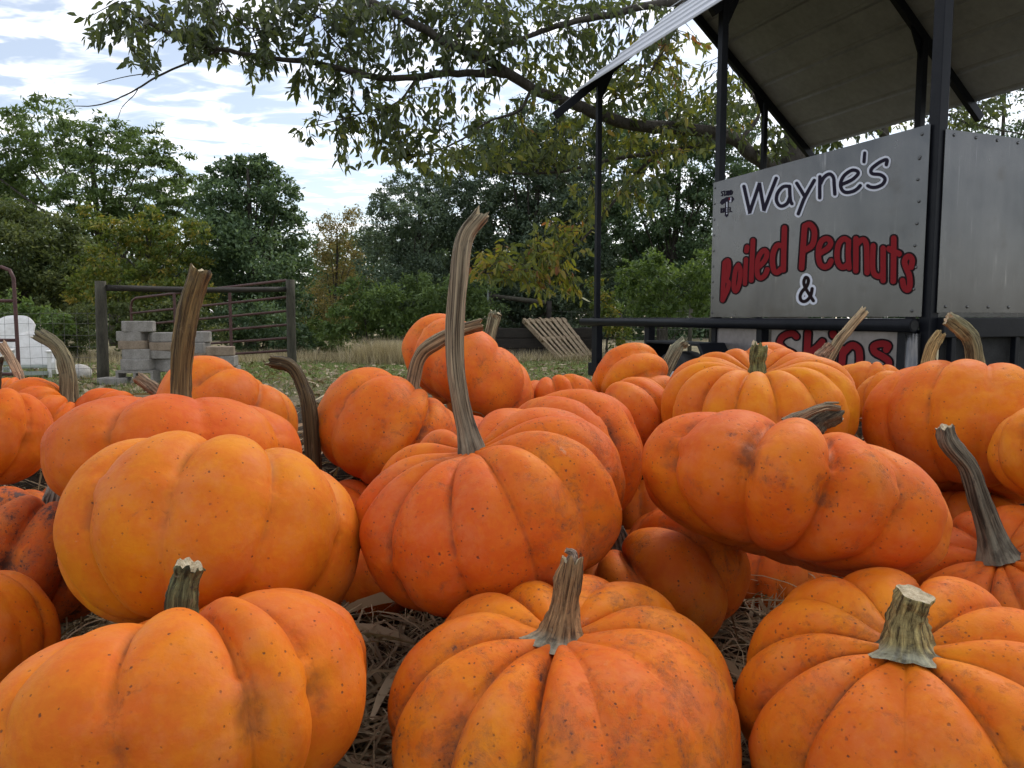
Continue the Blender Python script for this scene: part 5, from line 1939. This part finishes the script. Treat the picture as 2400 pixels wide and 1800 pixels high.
# key: centre x, y, width (working px), height ratio, depth m, stem base px, lean sign towards viewer, colour, scar 0-1, lobes, label, stems
PK = [
    ('A', 352, 1528, 880, .60, .45, (385, 1338), 1, ORG, .35, 11, 'large orange pumpkin at the bottom left with a short dark green stem',
     [dict(p=[(394, 1275), (410, 1220)], r=(37, 31), c=(.105, .110, .050), flare=.25, rough=.35)]),
    ('B', 1220, 1512, 765, .66, .48, (1210, 1372), 1, ORG, .72, 12, 'scuffed orange pumpkin at the bottom centre with a thick tapering striped stem',
     [dict(p=[(1222, 1300), (1237, 1208)], r=(46, 26), c=(.23, .135, .062), flare=.75, rough=.5), dict(p=[(1237, 1212), (1236, 1195), (1222, 1188)], r=(17, 6), c=(.28, .20, .15), flare=0, name='stem_tip', own=True)]),
    ('C', 2010, 1536, 850, .66, .46, (1958, 1398), 1, ORG, .62, 12, 'orange pumpkin at the bottom right with a stout pale flat cut stem',
     [dict(p=[(1960, 1335), (1969, 1278)], r=(46, 39), c=(.24, .195, .080), flare=.85, cut=True, tilt=True)]),
    ('D', -128, 1352, 520, .78, .58, (-150, 1225), 1, ORG, .45, 12, 'pumpkin cut off by the left edge behind the bottom left one', []),
    ('E', 447, 1118, 664, .68, .60, (455, 985), -1, YEL, .22, 11, 'large yellow orange pumpkin leaning back with no stem in sight',
     []),
    ('F', 1057, 1086, 588, .61, .64, (1018, 972), 1, RED, .66, 13, 'red orange pumpkin in the centre with a very tall grey stem',
     [dict(p=[(996, 870), (984, 750), (992, 610), (1003, 515), (1040, 463)], r=(20, 21), c=(.23, .190, .125), flare=.5, rough=.7)]),
    ('G', 1722, 1070, 672, .47, .62, (1758, 962), -1, RED, .55, 12, 'wide flat red orange pumpkin leaning right with a broken twisted stem',
     [dict(p=[(1757, 925), (1752, 893)], r=(22, 17), c=(.20, .155, .09), flare=.4, rough=.6),
      dict(p=[(1757, 930), (1775, 912), (1812, 893)], r=(22, 20), c=(.085, .065, .038), flare=0, own=True, rough=.4, dz=-.012),
      dict(p=[(1698, 918), (1733, 897), (1780, 880), (1814, 882)], r=(16, 6), c=(.26, .19, .115), flare=0, own=True, name='stem_peel', dz=-.02),
      dict(p=[(1778, 888), (1782, 872), (1812, 870)], r=(5, 2), c=(.34, .28, .18), flare=0, own=True, name='stem_peel', dz=-.02)]),
    ('H', 1412, 1226, 420, .66, .76, (1322, 1140), 1, RED, .62, 12, 'red orange pumpkin low between the centre pumpkin and the wide flat one',
     [dict(p=[(1326, 1118), (1330, 1095)], r=(17, 15), c=GREY, flare=.8)]),
    ('I', 60, 1198, 430, .80, .74, (112, 1085), 1, DEEP, 1.15, 12, 'badly blackened and scarred pumpkin at the left edge under the others',
     [dict(p=[(122, 1050), (122, 1015)], r=(24, 19), c=(.27, .25, .20), flare=.3)]),
    ('J', -46, 938, 330, .86, .84, (-12, 838), 1, RED, .15, 12, 'smooth red orange pumpkin cut off by the left edge',
     [dict(p=[(-8, 800), (-4, 770)], r=(13, 12), c=DARK, flare=.3)]),
    ('K', 370, 958, 566, .53, .72, (388, 868), 1, RED, .28, 12, 'flat red orange pumpkin with a tall thick dark brown stem leaning right',
     [dict(p=[(394, 770), (408, 670), (433, 582)], r=(24, 25), c=(.125, .086, .034), flare=.25, rough=.3)]),
    ('L', 488, 868, 312, .74, 1.06, (540, 775), -1, ORG, .30, 11, 'orange pumpkin with pale scratches behind the flat one with the dark stem', []),
    ('N', 712, 1080, 250, .70, .90, (676, 985), 1, RED, .40, 11, 'half buried pumpkin whose dark stem hooks over to the left',
     [dict(p=[(668, 900), (654, 835), (628, 792), (585, 780)], r=(17, 14), c=(.075, .052, .022), flare=.2, rough=.6, dz=-.02)]),
    ('M', 842, 918, 326, .76, .95, (888, 815), 1, ORG, .66, 12, 'grey scuffed orange pumpkin left of the tall grey stem, its own tan stem curving right',
     [dict(p=[(905, 775), (945, 738), (1000, 712), (1040, 700)], r=(17, 15), c=(.20, .145, .08), flare=.2, rough=.4)]),
    ('O', 1011, 766, 286, .58, 1.14, (1060, 700), -1, (.68, .145, .02), .55, 11, 'topmost orange pumpkin of the heap, against the grass',
     [dict(p=[(1067, 690), (1072, 676)], r=(15, 14), c=SAGE, flare=.1)]),
    ('P', 1138, 952, 506, .60, .84, (1080, 928), 1, RED, .62, 13, 'red orange pumpkin close behind the tall stemmed one, its stem snapped off',
     [dict(p=[(1080, 925), (1079, 920)], r=(13, 10), c=(.14, .08, .05), flare=.3)]),
    ('R', 1334, 908, 256, .70, 1.00, (1300, 842), 1, RED, .50, 12, 'red orange ribbed pumpkin behind and right of the stemless one', []),
    ('S', 1196, 850, 190, .66, 1.20, (1190, 812), 1, RED, .40, 12, 'flat red top of a pumpkin peeping out right below the topmost one', []),
    ('T', 1372, 800, 188, .74, 1.24, (1446, 775), -1, ORG, .50, 10, 'small orange pumpkin with a brown scar and grey green stem before the trailer fender',
     [dict(p=[(1460, 757), (1480, 737)], r=(15, 13), c=(.20, .20, .13), flare=.1, rough=.5)]),
    ('U', 1643, 872, 430, .60, .90, (1637, 806), 1, YEL, .22, 14, 'pale orange deeply dimpled pumpkin with a short green stem in the middle',
     [dict(p=[(1637, 778), (1641, 746)], r=(20, 18), c=(.12, .125, .045), flare=.15, rough=.5)]),
    ('V', 1672, 795, 262, .50, 1.12, (1775, 785), -1, ORG, .35, 12, 'pumpkin behind the deeply dimpled one with a long forked tan stem',
     [dict(p=[(1800, 758), (1835, 710), (1868, 671)], r=(14, 10), c=(.32, .245, .14), flare=.4, rough=.5), dict(p=[(1770, 780), (1780, 765), (1795, 748)], r=(17, 14), c=(.25, .16, .10), flare=0, own=True, name='stem_stub')]),
    ('W', 1884, 836, 178, .70, 1.22, (1890, 780), 1, ORG, .25, 11, 'small orange pumpkin top under the lettered lower sign', []),
    ('X', 1968, 872, 250, .62, 1.08, (1992, 806), 1, YEL, .2, 12, 'pale orange ribbed pumpkin with a straight tan stem left of the thick curved stem',
     [dict(p=[(2010, 760), (2032, 720)], r=(15, 13), c=(.34, .24, .10), flare=.2)]),
    ('Y', 2118, 918, 512, .68, .86, (2112, 792), 1, ORG, .38, 12, 'big orange pumpkin at the right with a thick curved olive stem',
     [dict(p=[(2100, 745), (2078, 712), (2046, 688)], r=(21, 17), c=(.17, .15, .075), flare=.15, rough=.5)]),
    ('Z', 2316, 1012, 368, .78, .70, (2330, 880), 1, YEL, .25, 11, 'pale orange pumpkin cut off by the right edge with a small healed gash', []),
    ('a', 2190, 1245, 470, .62, .68, (2158, 1196), 1, RED, .72, 12, 'red orange pumpkin low at the right with a tall grey stem leaning left',
     [dict(p=[(2120, 1090), (2093, 1010), (2052, 958), (2040, 922)], r=(25, 20), c=(.135, .112, .078), flare=.6, rough=.4)]),
    ('c', 118, 890, 236, .55, 1.02, (150, 845), 1, RED, .35, 13, 'red pumpkin at the left with a curved ribbed olive stem by the white chairs',
     [dict(p=[(144, 800), (124, 750), (84, 723)], r=(19, 15), c=(.155, .135, .075), flare=.1, rough=.7)]),
    ('d', 285, 888, 260, .50, 1.05, (300, 850), -1, RED, .35, 13, 'flat red pumpkin with a short tan stub stem below the concrete blocks',
     [dict(p=[(356, 862), (330, 838), (298, 815)], r=(14, 14), c=(.22, .16, .10), flare=.1, rough=.4, own=True, dz=-.02)]),
    ('e', 40, 872, 180, .6, 1.22, (48, 822), 1, RED, .35, 12, 'red pumpkin far back at the left edge with a thin pale tan stem',
     [dict(p=[(38, 805), (20, 770), (2, 742)], r=(9, 11), c=(.36, .24, .15), flare=.1)]),
    ('f', 846, 1235, 290, .70, .86, (838, 1150), 1, RED, .40, 12, 'pumpkin in deep shade under the centre one, behind the straw', []),
    ('g', 1660, 1250, 280, .70, .86, (1660, 1150), 1, RED, .40, 12, 'pumpkin in deep shade beneath the wide flat one', []),
    ('h', 2100, 1110, 250, .66, .86, (2100, 1030), 1, ORG, .35, 12, 'shaded pumpkin wedged behind the tall grey stem at the right', []),
    ('i', 1372, 1075, 210, .70, .94, (1372, 1010), 1, RED, .40, 12, 'shaded pumpkin glimpsed between the centre pumpkin and the wide flat one', []),
    ('j', 1858, 1000, 190, .70, .96, (1846, 958), 1, ORG, .35, 12, 'shaded pumpkin with a pale stub stem right of the broken twisted stem',
     [dict(p=[(1842, 950), (1836, 938)], r=(13, 12), c=SAGE, flare=.1)]),
    ('k', 180, 1060, 200, .66, .90, (180, 1000), 1, RED, .35, 12, 'sliver of a shaded pumpkin under the flat one at the left', []),
]


TOPS = {'A': 1270, 'B': 1240, 'C': 1225, 'D': 1232, 'E': 930, 'F': 880, 'G': 885, 'H': 1085, 'I': 1050, 'J': 820, 'K': 850, 'L': 768, 'N': 1036, 'M': 793, 'O': 678, 'P': 840, 'R': 815, 'S': 808, 'T': 740, 'U': 748, 'V': 739, 'W': 780, 'X': 800, 'Y': 775, 'Z': 870, 'a': 1090, 'c': 815, 'd': 838, 'e': 815, 'f': 1130, 'g': 1160, 'h': 1060, 'i': 1035, 'j': 950, 'k': 1030}
LOBES = {'A': 11, 'B': 11, 'C': 11, 'E': 11, 'F': 12, 'G': 12, 'K': 10, 'M': 10, 'O': 11, 'P': 13, 'U': 14, 'Y': 11, 'T': 10, 'L': 8, 'J': 9, 'I': 9, 'H': 10}
DIMS = dict(U=.42, A=.36, K=.34, C=.28, B=.28, F=.28, E=.34)
# where one crease faces, degrees right of the line to the camera
CREASE = dict(A=16, F=15, C=2, B=15, E=16, G=-14, K=10, M=-4, U=13, Y=6, P=4, O=10, T=-8, a=14, H=8, L=14, I=20)


def pumpkin(key, cx, cy, w, hr, depth, base, sgn, col, scar, nl, label, stems):
    rng = np.random.default_rng(ord(key) * 13 + 5)
    nl = LOBES.get(key, nl)
    vis_big = w > 300
    dim = DIMS.get(key, .31)
    V, F, G = rind_mesh(1.0, hr, nl, rng, groove=.135 + .03 * rng.random(), dimple=dim, seg=16 if vis_big else 8, rows=64 if vis_big else 34, wob=.034, seed=ord(key))
    VN = np.array(V)
    c0 = FD(cx, cy, depth)
    face = math.atan2(C0.y - c0.y, C0.x - c0.x) + math.radians(CREASE.get(key, rng.random() * 40))
    spin = Matrix.Rotation(face - EDGE0[0], 4, 'Z')
    # sight the body so that its outline spans the width and reaches the top seen in the photograph,
    # tipped so that the stem hollow falls where the stem springs from
    sub = VN[::3]
    st8 = dict(R=w * .5 * depth * SF / FPX, px=cx, py=cy)

    def pose(ax, phi):
        s = math.sqrt(max(0.0, 1 - ax * ax))
        axis = RIGHT * ax + UP * (s * math.cos(phi)) - FWD * (s * math.sin(phi))
        q = Vector((0, 0, 1)).rotation_difference(axis).to_matrix().to_4x4()
        M3 = np.array((q @ spin).to_3x3())
        for it in range(4):
            c = FD(st8['px'], st8['py'], depth)
            Wv = (sub @ M3.T) * st8['R'] + np.array(c - C0)
            dz = Wv @ np.array(FWD)
            X = (Wv @ np.array(RIGHT)) / dz * FPX / SF + 1106
            Yp = 829.5 - (Wv @ np.array(UP)) / dz * FPX / SF
            st8['R'] *= w / (X.max() - X.min())
            st8['px'] += cx - (X.max() + X.min()) / 2
            st8['py'] += TOPS[key] - Yp.min()
        c = FD(st8['px'], st8['py'], depth)
        return axis, q, c

    def dimple_px(axis, c):
        p = c + axis * (st8['R'] * hr * (1 - dim)) - C0
        d = p.dot(FWD)
        return p.dot(RIGHT) / d * FPX / SF + 1106, 829.5 - p.dot(UP) / d * FPX / SF

    k = depth * SF / FPX
    h0 = st8['R'] * hr * (1 - dim)
    ax, az = (base[0] - cx) * k / h0, (cy - base[1]) * k / h0
    l2 = ax * ax + az * az
    if l2 > .97:
        ax, az = ax * math.sqrt(.97 / l2), az * math.sqrt(.97 / l2)
    phi = math.atan2(sgn * math.sqrt(max(0.0, 1 - ax * ax - az * az)), az)
    if sgn > 0:
        lo, hi = math.radians(-12), math.radians(62)
        for it in range(9):
            phi = (lo + hi) / 2
            axis, q, c = pose(ax, phi)
            dx, dy = dimple_px(axis, c)
            ax = max(-.6, min(.6, ax + .7 * (base[0] - dx) * k / (st8['R'] * hr * (1 - dim))))
            if dy < base[1]:
                lo = phi
            else:
                hi = phi
    axis, q, c = pose(ax, phi)
    R = st8['R']
    H = R * hr
    h0 = H * (1 - dim)
    root = thing('pumpkin', label, 'pumpkin', tuple(c), 'pumpkins heaped on the straw')
    me = bpy.data.meshes.new('rind')
    me.from_pydata(V, [], F)
    me.transform(q @ spin @ Matrix.Scale(R, 4))
    me.polygons.foreach_set('use_smooth', [True] * len(F))
    a = me.attributes.new('groove', 'FLOAT', 'POINT')
    a.data.foreach_set('value', G)
    me.materials.append(MT['rind'])
    me.update()
    o = bpy.data.objects.new('rind', me)
    COL.objects.link(o)
    o.parent = root
    o.color = tuple(col) + (scar,)
    dpt = c + axis * (h0 * .93)
    for st in stems:
        d0 = (dpt - C0).dot(FWD)
        pts = [FD(x, y, d0 + st.get('dz', 0)) for x, y in st['p']]
        if not st.get('own'):
            pts = [dpt] + pts
        if st.get('tilt'):
            pts[-1] = pts[-1] - FWD * .004
        kk = d0 * SF / FPX
        stem_obj(st.get('name', 'stem'), pts, st['r'][0] * kk, st['r'][1] * kk, root, c, st['c'], st.get('flare', .5), 5, st.get('rough', .3), rng, st.get('cut', False))
    return root


for args in PK:
    pumpkin(*args)
